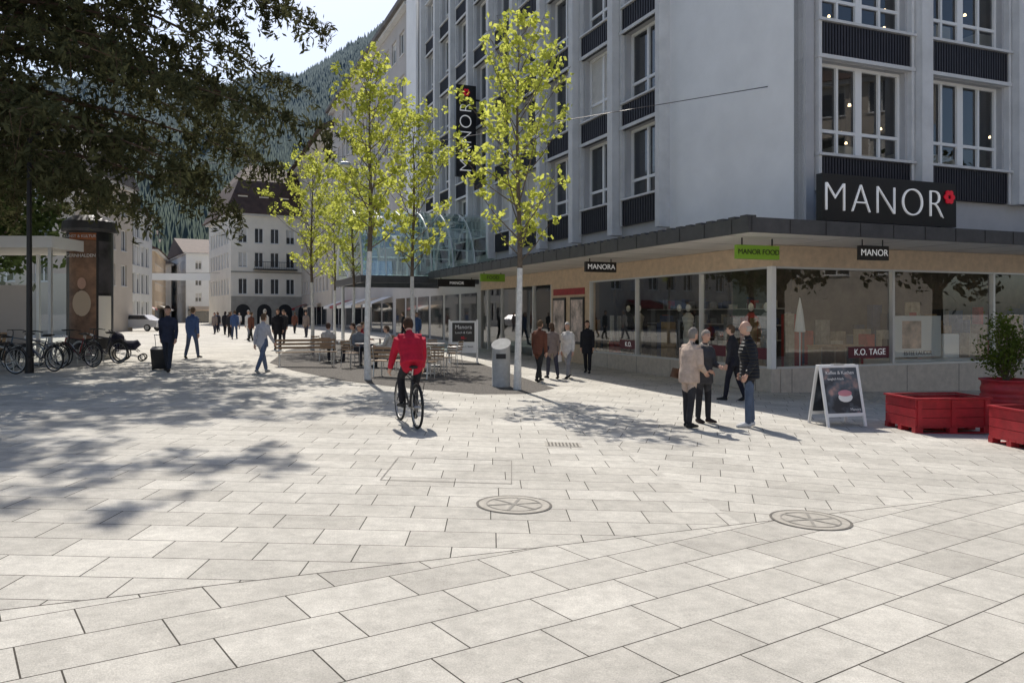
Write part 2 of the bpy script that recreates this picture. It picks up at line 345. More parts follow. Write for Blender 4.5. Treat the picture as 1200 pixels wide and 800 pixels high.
# ------------------------------------------------------------------ department store
def store():
    b=B(); TOP=24.6
    fl=frn(C1,u,nL)
    rows=[(6.0+3.5*k,8.5+3.5*k) for k in range(5)]
    cols=[(6.75+3.28*k,9.05+3.28*k) for k in range(9)]
    b.box('blank_wall',M['wall_blank'],fl,-.0,6.2,-.3,0.0,3.82,TOP)
    f2=frn(along(C1,u,6.2),u,nL)
    facade(b,f2,34,3.82,TOP,rows,[(a-6.2,c-6.2) for a,c in cols],M['wall_grey'],'long_wall',blinds=.12,muls=2,rail=.6,fw=.1,sill=False,th=.35,rec=.28)
    for k,(a0,a1) in enumerate(cols):
        b.box('pilasters',M['pilaster'],fl,a1+.3,a1+.68,.002,.42,4.7,TOP-.1)
        for (zb,zt) in rows:
            b.box('spandrels',M['rib'],fl,a0-.08,a1+.08,.002,.10,zb-1.0,zb-.08)
            for i in range(15):
                a=a0-.04+i*(a1-a0+.04)/14.0; b.box('spandrel_ribs',M['rib'],fl,a,a+.05,.10,.14,zb-.98,zb-.10)
            b.box('ledges',M['pilaster'],fl,a0-.15,a1+.15,.002,.2,zb-.075,zb-.005)
            b.box('ledges',M['pilaster'],fl,a0-.28,a1+.28,.002,.16,zt+.02,zt+.14)
            b.box('ledges',M['pilaster'],fl,a0-.24,a0-.12,.002,.14,zb-1.0,zt+.015); b.box('ledges',M['pilaster'],fl,a1+.12,a1+.24,.002,.14,zb-1.0,zt+.015)
    b.box('pilasters',M['pilaster'],fl,6.2,6.45,.002,.42,4.7,TOP-.1)
    colsR=[(.55+3.85*k,3.55+3.85*k) for k in range(6)]
    f3=frn(C1,v,nR)
    rowsR=[(6.0+3.5*k,8.45+3.5*k) for k in range(5)]
    facade(b,f3,26,3.82,TOP,rowsR,colsR,M['wall_grey'],'front_wall',blinds=.0,muls=4,rail=.62,fw=.085,sill=False,th=.35,rec=.25,thick=True,clear=True)
    for (a0,a1) in colsR:
        b.box('pilasters',M['pilaster'],f3,a1+.22,a1+.63,.002,.38,5.0,TOP-.1)
        for (zb,zt) in rowsR:
            b.box('spandrels',M['rib'],f3,a0-.05,a1+.05,.002,.12,zb-.98,zb-.08)
            for i in range(31):
                a=a0-.03+i*(a1-a0)/30.0; b.box('spandrel_ribs',M['rib'],f3,a,a+.045,.12,.16,zb-.97,zb-.1)
            b.box('ledges',M['pilaster'],f3,a0-.2,a1+.2,.002,.22,zb-.075,zb-.004)
            b.box('ledges',M['pilaster'],f3,a0-.2,a1+.2,.002,.18,zt+.02,zt+.12)
            b.box('ledges',M['pilaster'],f3,a0-.18,a0-.08,.002,.16,zb-.98,zt+.015); b.box('ledges',M['pilaster'],f3,a1+.08,a1+.18,.002,.16,zb-.98,zt+.015)
    b.box('corner_pier',M['wall_grey'],f3,-.003,.25,.002,.10,3.83,TOP)
    rr=random.Random(12)
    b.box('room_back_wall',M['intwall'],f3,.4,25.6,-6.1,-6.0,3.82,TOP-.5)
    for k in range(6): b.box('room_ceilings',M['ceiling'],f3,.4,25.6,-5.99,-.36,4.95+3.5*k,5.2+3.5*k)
    for k in range(2):
        for i in range(14):
            a=rr.uniform(.8,12); n=-rr.uniform(.8,4.5); p=(f3[0]+f3[2]*a+f3[4]*n,f3[1]+f3[3]*a+f3[5]*n); z=rr.uniform(7.4,8.0)+3.5*k
            b.tube('pendant_lamps',M['bulb'],[(p[0],p[1],z),(p[0],p[1],z+.07)],[.05,.035],8); b.tube('pendant_cables',M['black'],[(p[0],p[1],z+.08),(p[0],p[1],8.45+3.5*k)],.008,3)
        for i in range(9):
            a=rr.uniform(.6,13); b.box('room_furniture',M['facB'],f3,a,a+rr.uniform(.4,1.2),-rr.uniform(1,3),-.9,5.2+3.5*k,6.0+rr.uniform(.1,.9)+3.5*k)
    b.box('roof',M['slate'],fl,.36,40,-25.9,-.36,TOP-.4,TOP-.1)
    b.box('back_walls',M['wall_grey'],fl,.36,40,-26.3,-25.92,0,TOP); b.box('back_walls',M['wall_grey'],fl,39.9,40.2,-25.9,-.36,-.3,TOP)
    b.box('end_pier',M['wall_blank'],fl,36.2,38.8,.425,.6,4.0,TOP)
    b.box('first_floor_slab',M['soffit'],fl,.36,39.8,-25.9,-.36,3.62,3.8)
    g1=frn(C0,u,nL); g2=frn(C0,v,nR)
    gh=3.02; gb=.4
    b.box('stone_band',M['beige'],g1,0,22,-.25,0,gh,3.56); b.box('stone_band',M['beige'],g2,.26,27,-.25,0,gh,3.56)
    b.box('plinth',M['plinth'],g1,0,10.1,-.25,.03,-.7,gb); b.box('plinth',M['plinth'],g2,.26,27,-.25,.03,-.7,gb)
    for k in range(14): b.box('plinth_joints',M['joint'],g2,.6+2*k,.615+2*k,.03,.034,-.6,gb-.01)
    for k in range(5): b.box('plinth_joints',M['joint'],g1,.6+2*k,.615+2*k,.03,.034,-.6,gb-.01)
    b.box('corner_post',M['frame'],g1,-.03,.14,-.1,.05,gb,gh)
    b.pane('shop_glass',M['shopglass'],g1,.14,10.0,-.08,gb,gh); b.pane('shop_glass',M['shopglass'],g2,.14,27,-.08,gb,gh)
    for a in (3.1,6.7,9.97): b.box('shop_mullions',M['alu'],g1,a-.035,a+.035,-.12,.01,gb,gh)
    for a in (4.14,8.08,12.1,16.2,20.3,24.4): b.box('shop_mullions',M['frame'],g2,a-.04,a+.04,-.12,.01,gb,gh)
    for g,L in ((g1,10),(g2,27)):
        b.box('shop_mullions',M['alu'],g,.15,L-.05,-.12,.0,gb-.001,gb+.05); b.box('shop_mullions',M['alu'],g,.15,L-.05,-.12,.0,gh-.05,gh+.002)
    b.box('poster_wall',M['beige'],g1,10.0,13.4,-.24,.002,-.3,gh)
    pp=mat('poster_print',(.55,.45,.4),.4,var=.8,scale=2.2)
    for a in (10.4,12.0):
        b.box('poster_frames',M['black'],g1,a,a+1.15,.004,.06,.65,2.45)
        b.box('posters',pp,g1,a+.08,a+1.07,.06,.064,.75,2.35)
    b.box('poster_header',M['red'],g1,10.4,13.15,.004,.03,2.55,2.8)
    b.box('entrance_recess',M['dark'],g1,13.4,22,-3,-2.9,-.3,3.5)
    for a in (13.4,15.3,17.2,19.1,21): 
        b.box('entrance_doors',M['alu'],g1,a,a+.08,-.15,0,-.3,gh)
    b.pane('entrance_glass',M['shopglass'],g1,13.48,22,-.08,-.2,gh)
    b.box('far_ground_floor',M['facA'],g1,22,41,-.3,0,-.3,3.9)
    for k in range(6): b.box('far_shop_windows',M['winglass'],g1,22.6+3*k,25.1+3*k,.002,.03,.3,2.9)
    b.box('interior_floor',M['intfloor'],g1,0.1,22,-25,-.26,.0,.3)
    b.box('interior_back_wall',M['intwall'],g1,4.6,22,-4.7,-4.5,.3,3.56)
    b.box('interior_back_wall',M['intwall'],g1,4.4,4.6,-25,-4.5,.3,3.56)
    rr=random.Random(3)
    cols_=[(.4,.06,.05),(.4,.35,.27),(.06,.08,.15),(.3,.3,.29),(.3,.2,.1),(.6,.58,.54),(.04,.04,.04)]
    cm=[mat('merchandise_%d'%i,c,.8,var=.3,scale=6,spec=.1) for i,c in enumerate(cols_)]
    for i in range(54):
        a=rr.uniform(.6,3.9) ; n=-rr.uniform(.6,22); h=rr.uniform(.3,1.7); w=rr.uniform(.1,.4)
        k=rr.randrange(7); b.box('display_goods_%d'%k,cm[k],g1,a,a+w,n-w,n,.3,.3+h)
    for i in range(36):
        a=rr.uniform(4.8,12.5); n=-rr.uniform(.6,4); h=rr.uniform(.3,1.6); w=rr.uniform(.1,.4)
        k=rr.randrange(7); b.box('display_goods_%d'%k,cm[k],g1,a,a+w,n-w,n,.3,.3+h)
    for z in (.95,1.45,2.0): b.box('shelves',M['facA'],g1,4.7,12.8,-4.49,-4.2,z-.04,z)
    for i in range(80):
        a=rr.uniform(4.8,12.4); z=rr.choice((.95,1.45,2.0)); k=rr.randrange(7); w=rr.uniform(.08,.25)
        b.box('display_goods_%d'%k,cm[k],g1,a,a+w,-4.45,-4.25,z,z+rr.uniform(.12,.4))
    for i in range(70):
        a=rr.uniform(5.0,20); k=rr.randrange(7); w=rr.uniform(.12,.4); n=-rr.uniform(2,4.2)
        b.box('display_goods_%d'%k,cm[k],g2,a,a+w,n-.25,n,.3,.5+rr.uniform(.2,1.7))
    # mannequins in the left windows
    for a,n,cc in ((1.3,-.9,3),(2.2,-1.1,0),(5.0,-.9,5),(5.8,-1.1,6),(8.0,-.9,1),(8.9,-1.0,6)):
        p=(g1[0]+g1[2]*a+g1[4]*n,g1[1]+g1[3]*a+g1[5]*n)
        b.tube('mannequins_%d'%cc,cm[cc],[(p[0],p[1],.45),(p[0],p[1],1.1),(p[0],p[1],1.35),(p[0],p[1],1.7),(p[0],p[1],1.85)],[.10,.17,.13,.2,.06],10)
        b.add('mannequin_heads',M['cream'],*ellipsoid((p[0],p[1],2.0),(.08,.09,.12),10,8))
    def lampat(px,py,z=3.5): b.tube('ceiling_lamps',M['lamp'],[(px,py,z),(px,py,z+.04)],.05,8)
    for i in range(4):
        for j in range(2): lampat(C0[0]+u[0]*(1.2+i*3)-nL[0]*(1+j*1.9),C0[1]+u[1]*(1.2+i*3)-nL[1]*(1+j*1.9))
    for i in range(7):
        for j in range(2): lampat(C0[0]+v[0]*(1.2+i*2.4)-nR[0]*(.9+j*1.7),C0[1]+v[1]*(1.2+i*2.4)-nR[1]*(.9+j*1.7))
    b.box('display_board',M['white'],g2,5.0,6.9,-.9,-.8,.55,1.75)
    b.box('display_portrait',mat('portrait_print',(.5,.35,.28),.5,var=.7,scale=3),g2,5.35,6.1,-.8,-.795,.8,1.6)
    b.box('display_board2',M['white'],g2,7.2,7.9,-1.2,-1.0,.45,1.2)
    b.box('display_plinth',M['white'],g2,4.5,7.7,-1.4,-.4,.3,.5)
    px=C0[0]+v[0]*1.7-nR[0]*.9; py=C0[1]+v[1]*1.7-nR[1]*.9
    b.tube('display_parasol',M['white'],[(px,py,.3),(px,py,1.3),(px,py,1.32),(px,py,1.9),(px,py,2.25)],[.02,.02,.15,.08,.01],10)
    for a in (2.2,3.1): 
        b.box('display_table',M['wood'],g2,a,a+.6,-1.2,-.6,.9,.94)
        for q in (0,.52): b.box('display_table',M['wood'],g2,a+q,a+q+.06,-1.15,-.7,.3,.9)
    bn=mat('burgundy_banner',(.12,.02,.035),.5)
    for g,a0,a1 in ((g2,2.6,4.05),(g1,6.75,7.9),(g1,.2,1.3),(g1,2.0,2.9)):
        b.box('sale_banner',bn,g,a0,a1,-.078,-.07,.62,.92)
    b.box('canopy',M['soffit'],g1,-2.5,22,-1.0,2.7,3.57,3.76); b.box('canopy',M['soffit'],g2,1.0,27,-.7,2.5,3.571,3.759)
    b.box('canopy_roof',M['fascia'],g1,-2.5,22,-.9,2.7,3.762,3.80); b.box('canopy_roof',M['fascia'],g2,.9,27,-.36,2.5,3.762,3.80)
    b.box('canopy_fascia',M['fascia'],g1,-2.56,22,2.702,2.78,3.54,3.86); b.box('canopy_fascia',M['fascia'],g2,-2.70,27,2.502,2.58,3.54,3.86)
    for i in range(25): b.box('fascia_joints',M['black'],g1,-2+i,-1.98+i,2.78,2.787,3.545,3.855)
    for i in range(28): b.box('fascia_joints',M['black'],g2,-1.7+i,-1.68+i,2.58,2.587,3.545,3.855)
    for i in range(60): b.box('canopy_top_blocks',M['fascia'],g1,-2.4+i*.41,-2.17+i*.41,2.45,2.7,3.862,3.93)
    for i in range(13): b.box('soffit_joints',M['softjoint'],g1,-1.5+i*1.8,-1.485+i*1.8,.05,2.65,3.566,3.5695)
    for i in range(13): b.box('soffit_joints',M['softjoint'],g2,.5+i*1.8,.515+i*1.8,.05,2.45,3.567,3.5695)
    for g,L in ((g1,20),(g2,24)):
        o=(g[0]+g[4]*.9,g[1]+g[5]*.9); e_=(o[0]+g[2]*L,o[1]+g[3]*L)
        b.tube('canopy_rail',M['blackmetal'],[(o[0],o[1],4.05),(e_[0],e_[1],4.05)],.014,6)
        for i in range(int(L/2)+1): b.tube('canopy_rail',M['blackmetal'],[(o[0]+g[2]*i*2,o[1]+g[3]*i*2,3.8),(o[0]+g[2]*i*2,o[1]+g[3]*i*2,4.05)],.012,6)
    e=b.finish('department_store',(C1[0],C1[1],0))
    P=lambda g,a,n,z:(g[0]+g[2]*a+g[4]*n,g[1]+g[3]*a+g[5]*n,z)
    text('K.O. TAGE',e,P(g2,3.35,-.06,.77),.24,v,M['whitelit'],.003)
    text('K.O.',e,P(g1,7.3,-.06,.77),.22,(-u[0],-u[1]),M['whitelit'],.003)
    text('ESTEE LAUDER',e,P(g2,5.95,-.78,.66),.17,v,M['black'],.003)
    return g1,g2
g1,g2=store()
P=lambda g,a,n,z:(g[0]+g[2]*a+g[4]*n,g[1]+g[3]*a+g[5]*n,z)
b=B(); b.box('sign_panel',M['black'],g2,.45,4.98,1.05,1.25,4.08,5.22); b.box('sign_brackets',M['blackmetal'],g2,.9,.98,1.1,1.2,3.8,4.08); b.box('sign_brackets',M['blackmetal'],g2,4.4,4.48,1.1,1.2,3.8,4.08)
c=P(g2,4.70,1.26,4.86)
for i in range(6):
    w=2*math.pi*i/6; q=Vector(c)+Vector((v[0],v[1],0))*math.cos(w)*.12+Vector((0,0,1))*math.sin(w)*.12
    n_=Vector((nR[0],nR[1],0)); b.tube('emblem',M['redflower'],[q,q+n_*.03],.07,10)
e=b.finish('store_sign',P(g2,.45,1.15,4.08))
text('MANOR',e,P(g2,2.48,1.27,4.62),1.06,v,M['whitelit'],.02,sx=.98,thin=.03,space=1.14)
f=frn(along(C1,u,25),u,nL)
b=B(); b.box('blade_panel',M['black'],f,-.12,.12,.25,1.4,9.3,14.3); b.box('blade_arms',M['blackmetal'],f,-.03,.03,0,.25,10,10.1); b.box('blade_arms',M['blackmetal'],f,-.03,.03,0,.25,13.5,13.6)
c=P(f,-.13,.82,13.9)
for i in range(6):
    w=2*math.pi*i/6; q=Vector(c)+Vector((v[0],v[1],0))*math.cos(w)*.13+Vector((0,0,1))*math.sin(w)*.13
    b.tube('emblem',M['redflower'],[q,q+Vector((nR[0],nR[1],0))*.03],.08,10)
e=b.finish('blade_sign',P(f,0,.8,9.3))
text('MANOR',e,P(f,-.14,.82,11.45),1.0,(0,0,1),M['whitelit'],.02,up=(-v[0],-v[1],0),thin=.02,space=1.1)
def hang(a,n,w,h,z,m,txt,sz):
    c=P(g1,a,n,z); f=frn((c[0]-v[0]*w/2,c[1]-v[1]*w/2),v,nR); b=B()
    b.box('sign_panel',m,f,0,w,-.06,.06,z-h/2,z+h/2)
    b.box('sign_hangers',M['blackmetal'],f,.15,.18,-.01,.01,z+h/2,3.57); b.box('sign_hangers',M['blackmetal'],f,w-.18,w-.15,-.01,.01,z+h/2,3.57)
    e=b.finish('hanging_sign',c); text(txt,e,(c[0]+nR[0]*.07,c[1]+nR[1]*.07,z),sz,v,M['whitelit'] if m is not M['green'] else M['black'],.003)
hang(-1.2,1.45,1.2,.32,3.24,M['green'],'MANOR FOOD',.175)
hang(6.2,1.6,1.1,.32,3.3,M['black'],'MANORA',.23)
hang(15.5,1.8,1.1,.32,3.35,M['green'],'FOOD',.2)
hang(20.5,1.8,1.9,.35,3.3,M['black'],'MANOR',.2)
c=P(g2,1.35,1.9,3.28); f=frn((c[0]-.4,c[1]-.2),(.95,.31),(.31,-.95)); b=B(); b.box('sign_panel',M['black'],f,0,.85,-.05,.05,3.08,3.42); b.box('sign_hangers',M['blackmetal'],f,.1,.12,-.01,.01,3.42,3.57); b.box('sign_hangers',M['blackmetal'],f,.7,.72,-.01,.01,3.42,3.57)
e=b.finish('hanging_sign',c); text('MANOR',e,P(f,.42,.056,3.25),.22,(.95,.31),M['whitelit'],.003)
def vault():
    b=B(); R=3.6; zc=3.7; a0=26.0
    f=frn(C1,u,nL); n=16; out=7.0
    def pt(th,nn,r=R): 
        a=a0+r*math.cos(th); return P(f,a,nn,zc+r*math.sin(th))
    K=6
    for k in range(K+1):
        nn=out*k/K; b.tube('steel_ribs',M['white'],[pt(math.pi*i/n,nn) for i in range(n+1)],.06,6)
    for i in range(0,n+1,2): b.tube('steel_ribs',M['white'],[pt(math.pi*i/n,0),pt(math.pi*i/n,out)],.035,5)
    V=[];F=[]
    for i in range(n+1):
        V+=[pt(math.pi*i/n,0,R+.05),pt(math.pi*i/n,out,R+.05)]
    for i in range(n): F.append((2*i,2*i+1,2*i+3,2*i+2))
    b.add('vault_glazing',M['vault'],V,F)
    V=[pt(math.pi*i/n,out-.01,R-.05) for i in range(n+1)]+[P(f,a0,out-.01,zc)]
    b.add('end_glazing',M['vault'],V,[(i,i+1,n+1) for i in range(n)])
    for i in range(2,n,2): b.tube('end_bars',M['white'],[P(f,a0,out,zc),pt(math.pi*i/n,out)],.03,5)
    b.box('edge_beam',M['fascia'],f,a0-R-.1,a0-R+.15,0,out+.1,zc-.35,zc); b.box('edge_beam',M['fascia'],f,a0+R-.15,a0+R+.1,0,out+.1,zc-.35,zc)
    b.box('edge_beam',M['fascia'],f,a0-R+.15,a0+R-.15,out-.1,out+.1,zc-.349,zc-.001)
    for a in (a0-R+.1,a0+R-.1):
        p=P(f,a,out-.3,0); b.tube('columns',M['alu'],[(p[0],p[1],-.1),(p[0],p[1],zc-.3)],.1,10)
    b.finish('glass_vault_canopy',P(f,a0,0,zc))
vault()
# ------------------------------------------------------------------ other buildings
def building(o,d,L,D,h,rows,pitch,ww,wm,roof='flat',roofm=None,rh=3,z0=-.5,over=.5,muls=2,shops=False):
    b=B(); n=(d[1],-d[0]); back=(-n[0],-n[1])
    f=frn(o,d,n); nc=max(1,int((L-.8)/pitch)); m0=(L-nc*pitch)/2+(pitch-ww)/2
    cols=[(m0+i*pitch,m0+i*pitch+ww) for i in range(nc)]
    facade(b,f,L,z0,h,rows,cols,wm,muls=muls,fw=.07,rail=None)
    ncs=max(1,int((D-.8)/pitch)); ms=(D-ncs*pitch)/2+(pitch-ww)/2
    colsS=[(ms+i*pitch,ms+i*pitch+ww) for i in range(ncs)]
    fL=frn((o[0]+back[0]*.3,o[1]+back[1]*.3),back,(-d[0],-d[1])); facade(b,fL,D-.3,z0,h,rows,[(a-.3,c-.3) for a,c in colsS],wm,muls=muls,fw=.07)
    o2=along(o,d,L); fR=frn((o2[0]+back[0]*.3,o2[1]+back[1]*.3),back,d); facade(b,fR,D-.3,z0,h,rows,[(a-.3,c-.3) for a,c in colsS],wm,muls=muls,fw=.07)
    b.box('walls',wm,f,.31,L-.31,-D,-D+.3,z0,h)
    q=lambda a,nn,z:(o[0]+d[0]*a+n[0]*nn,o[1]+d[1]*a+n[1]*nn,z)
    if shops:
        k=0; rs=random.Random(int(L*7))
        while k*4.2+4<L:
            a=k*4.2+.4; b.box('shop_windows',M['winglass'],f,a,a+3.5,.003,.04,.3,2.7)
            if rs.random()<.7:
                am=M[rs.choice(['frame','red','facD','fascia','cream'])]; b.add('awning_%s'%am.name,am,[q(a,.05,3.2),q(a+3.5,.05,3.2),q(a+3.5,1.7,2.6),q(a,1.7,2.6),q(a,1.7,2.35),q(a+3.5,1.7,2.35)],[(0,1,2,3),(3,2,5,4)])
            k+=1
    b.box('eaves',M['pilaster'],f,-over*.6,L+over*.6,-D-over*.6,over*.6,h+.002,h+.25)
    if roof=='flat': b.box('roof',roofm or M['slate'],f,-over,L+over,-D-over,over,h+.252,h+.6)
    elif roof=='gable':
        V=[q(-over,over,h+.25),q(L+over,over,h+.25),q(L+over,-D-over,h+.25),q(-over,-D-over,h+.25),q(-over,-D/2,h+.25+rh),q(L+over,-D/2,h+.25+rh)]
        b.add('roof',roofm,V,[(0,1,5,4),(2,3,4,5),(1,2,5),(3,0,4),(3,2,1,0)])
    elif roof=='mansard':
        k=rh*.42; z1=h+.25;z2=z1+rh*.62;z3=z1+rh
        V=[q(-over,over,z1),q(L+over,over,z1),q(L+over,-D-over,z1),q(-over,-D-over,z1),
           q(k*.4,-k*.5,z2),q(L-k*.4,-k*.5,z2),q(L-k*.4,-D+k*.5,z2),q(k*.4,-D+k*.5,z2),
           q(L*.3,-D*.35,z3),q(L*.7,-D*.35,z3),q(L*.7,-D*.65,z3),q(L*.3,-D*.65,z3)]
        b.add('roof',roofm,V,[(0,1,5,4),(1,2,6,5),(2,3,7,6),(3,0,4,7),(4,5,9,8),(5,6,10,9),(6,7,11,10),(7,4,8,11),(8,9,10,11),(3,2,1,0)])
        for i in range(4):
            a=L*(.14+.24*i)
            b.box('dormers',M['cream'],f,a-.65,a+.65,-k*.45-1.0,-.35,z1+.8,z1+2.6); b.box('dormer_windows',M['winglass'],f,a-.42,a+.42,-.35,-.33,z1+1.1,z1+2.3)
            b.box('dormer_roofs',roofm,f,a-.85,a+.85,-k*.45-1.2,-.15,z1+2.6,z1+2.85)
        b.box('chimneys',M['stone'],f,L*.3,L*.3+.8,-D*.45,-D*.45+.8,z3-.5,z3+1.3); b.box('chimneys',M['stone'],f,L*.7,L*.7+.8,-D*.5,-D*.5+.8,z3-.5,z3+1.1)
    return b,q,f
mu=(-u[0],-u[1])
Bo=along(C1,u,74.5)
b,q,f=building(Bo,mu,34,14,24.3,[(4.6+3.35*k,6.4+3.35*k) for k in range(6)],2.5,1.5,M['facA'],over=.7,shops=True); b.finish('office_building',(Bo[0],Bo[1],0))
Bo=along(C1,u,112)
b,q,f=building(Bo,mu,37,14,22.5,[(4.6+3.3*k,6.3+3.3*k) for k in range(5)],2.8,1.3,M['facB'],roof='gable',roofm=M['tile'],rh=4.5,over=1.6,shops=True); b.finish('apartment_building',(Bo[0],Bo[1],0))
d=(.866,.5)
b,q,f=building((-39,110),d,12,18,15.6,[(4.6,6.8),(8.4,10.5),(11.8,13.9)],2.2,1.2,M['cream'],roof='mansard',roofm=M['tile'],rh=8,over=.9)
b.box('string_course',M['stone'],f,-.02,12.02,.002,.12,7.6,7.8)
b.box('balcony',M['blackmetal'],f,3,9,.0,.9,8.0,8.15)
for i in range(25): b.box('balcony',M['blackmetal'],f,3+i*.245,3.03+i*.245,.85,.88,8.15,9.1)
b.box('balcony',M['blackmetal'],f,3,9,.83,.9,9.1,9.17)
b.box('ground_storey_stone',M['stone'],f,0,12,.002,.15,-.4,4.3)
for i in range(4):
    a=.6+2.9*i; V=[q(a,.17,-.4),q(a+2,.17,-.4)]+[q(a+1+math.cos(w)*1.0,.17,2.2+math.sin(w)*1.0) for w in [math.pi*j/10 for j in range(11)]]
    b.add('arched_openings',M['dark'],V,[tuple(range(len(V)))])
b.finish('historic_house',(-39,110,0))
for i,(o,L,h,m,rm) in enumerate([((-58,141),22,12.5,'facC','tile'),((-78,176),24,11.5,'facD','tile')]):
    b,q,f=building(o,(.86,.5),9,24,h,[(4+2.9*k,5.6+2.9*k) for k in range(3)],2.4,1.1,M[m],roof='gable',roofm=M[rm],rh=3.5,shops=True); b.finish('town_house',(o[0],o[1],0))
for i,(o,L,h,m) in enumerate([((-47,98),20,13,'facC'),((-55,122),24,11.5,'facD'),((-64.5,150),26,11,'facC'),((-77,182),30,12,'facB')]):
    b,q,f=building(o,(-.34,.94),L,12,h,[(3.8+2.9*k,5.5+2.9*k) for k in range(3)],2.3,1.1,M[m],roof='gable',roofm=M['tile'] if i%2 else M['slate'],rh=3.2,over=.8,shops=True); b.finish('town_house',(o[0],o[1],0))
b,q,f=building((-46.5,76),(.98,.2),8,14,12.5,[(1.0+3*k,3.2+3*k) for k in range(4)],1.9,1.5,M['facC'],roof='flat',over=.2); b.finish('modern_office',(-46.5,76,0))
b,q,f=building((-52,56),(.99,.12),20,12,12.5,[(4.2+3*k,6.0+3*k) for k in range(3)],2.6,1.3,M['facB'],roof='gable',roofm=M['slate'],rh=4,shops=True); b.finish('corner_house',(-52,56,0))
b,q,f=building((-100,215),(.9,.43),46,14,9,[(3.5,5),(6.3,7.7)],2.6,1.1,M['facD'],roof='gable',roofm=M['tile'],rh=4); b.finish('town_house',(-100,215,0))
b,q,f=building((38,14),(-.3,-.954),50,14,16,[(4.2+3.3*k,6.2+3.3*k) for k in range(4)],2.8,1.5,M['facB'],roof='gable',roofm=M['tile'],rh=4); b.finish('unseen_reflected_building',(38,14,0))  # out of view, added so the window glass has something to reflect
b,q,f=building((20,-38),(-1,0),50,14,14,[(4.2+3.3*k,6.2+3.3*k) for k in range(3)],2.8,1.5,M['facC'],roof='gable',roofm=M['slate'],rh=4); b.finish('unseen_reflected_building',(20,-38,0))  # added behind the camera, only for reflections in the glass
# ------------------------------------------------------------------ mountain
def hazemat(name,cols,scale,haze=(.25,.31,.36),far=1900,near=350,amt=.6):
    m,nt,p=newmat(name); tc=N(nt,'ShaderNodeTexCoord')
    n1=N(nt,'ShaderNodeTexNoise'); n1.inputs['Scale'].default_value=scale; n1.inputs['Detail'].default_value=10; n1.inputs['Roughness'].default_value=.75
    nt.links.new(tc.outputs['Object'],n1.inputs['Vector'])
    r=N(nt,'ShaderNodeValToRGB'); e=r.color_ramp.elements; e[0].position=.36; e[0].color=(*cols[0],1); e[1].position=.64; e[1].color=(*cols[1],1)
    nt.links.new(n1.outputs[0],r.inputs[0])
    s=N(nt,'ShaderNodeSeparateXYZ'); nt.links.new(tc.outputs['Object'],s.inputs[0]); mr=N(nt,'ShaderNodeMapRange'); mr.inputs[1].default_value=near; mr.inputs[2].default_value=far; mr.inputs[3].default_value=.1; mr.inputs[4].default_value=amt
    nt.links.new(s.outputs[1],mr.inputs[0]); mx=N(nt,'ShaderNodeMix',data_type='RGBA'); nt.links.new(mr.outputs[0],mx.inputs[0]); nt.links.new(r.outputs[0],mx.inputs[6]); mx.inputs[7].default_value=(*haze,1)  # aerial haze painted into the base colour, stronger with distance
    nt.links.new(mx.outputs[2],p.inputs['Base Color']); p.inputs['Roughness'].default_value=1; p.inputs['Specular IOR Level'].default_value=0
    return m
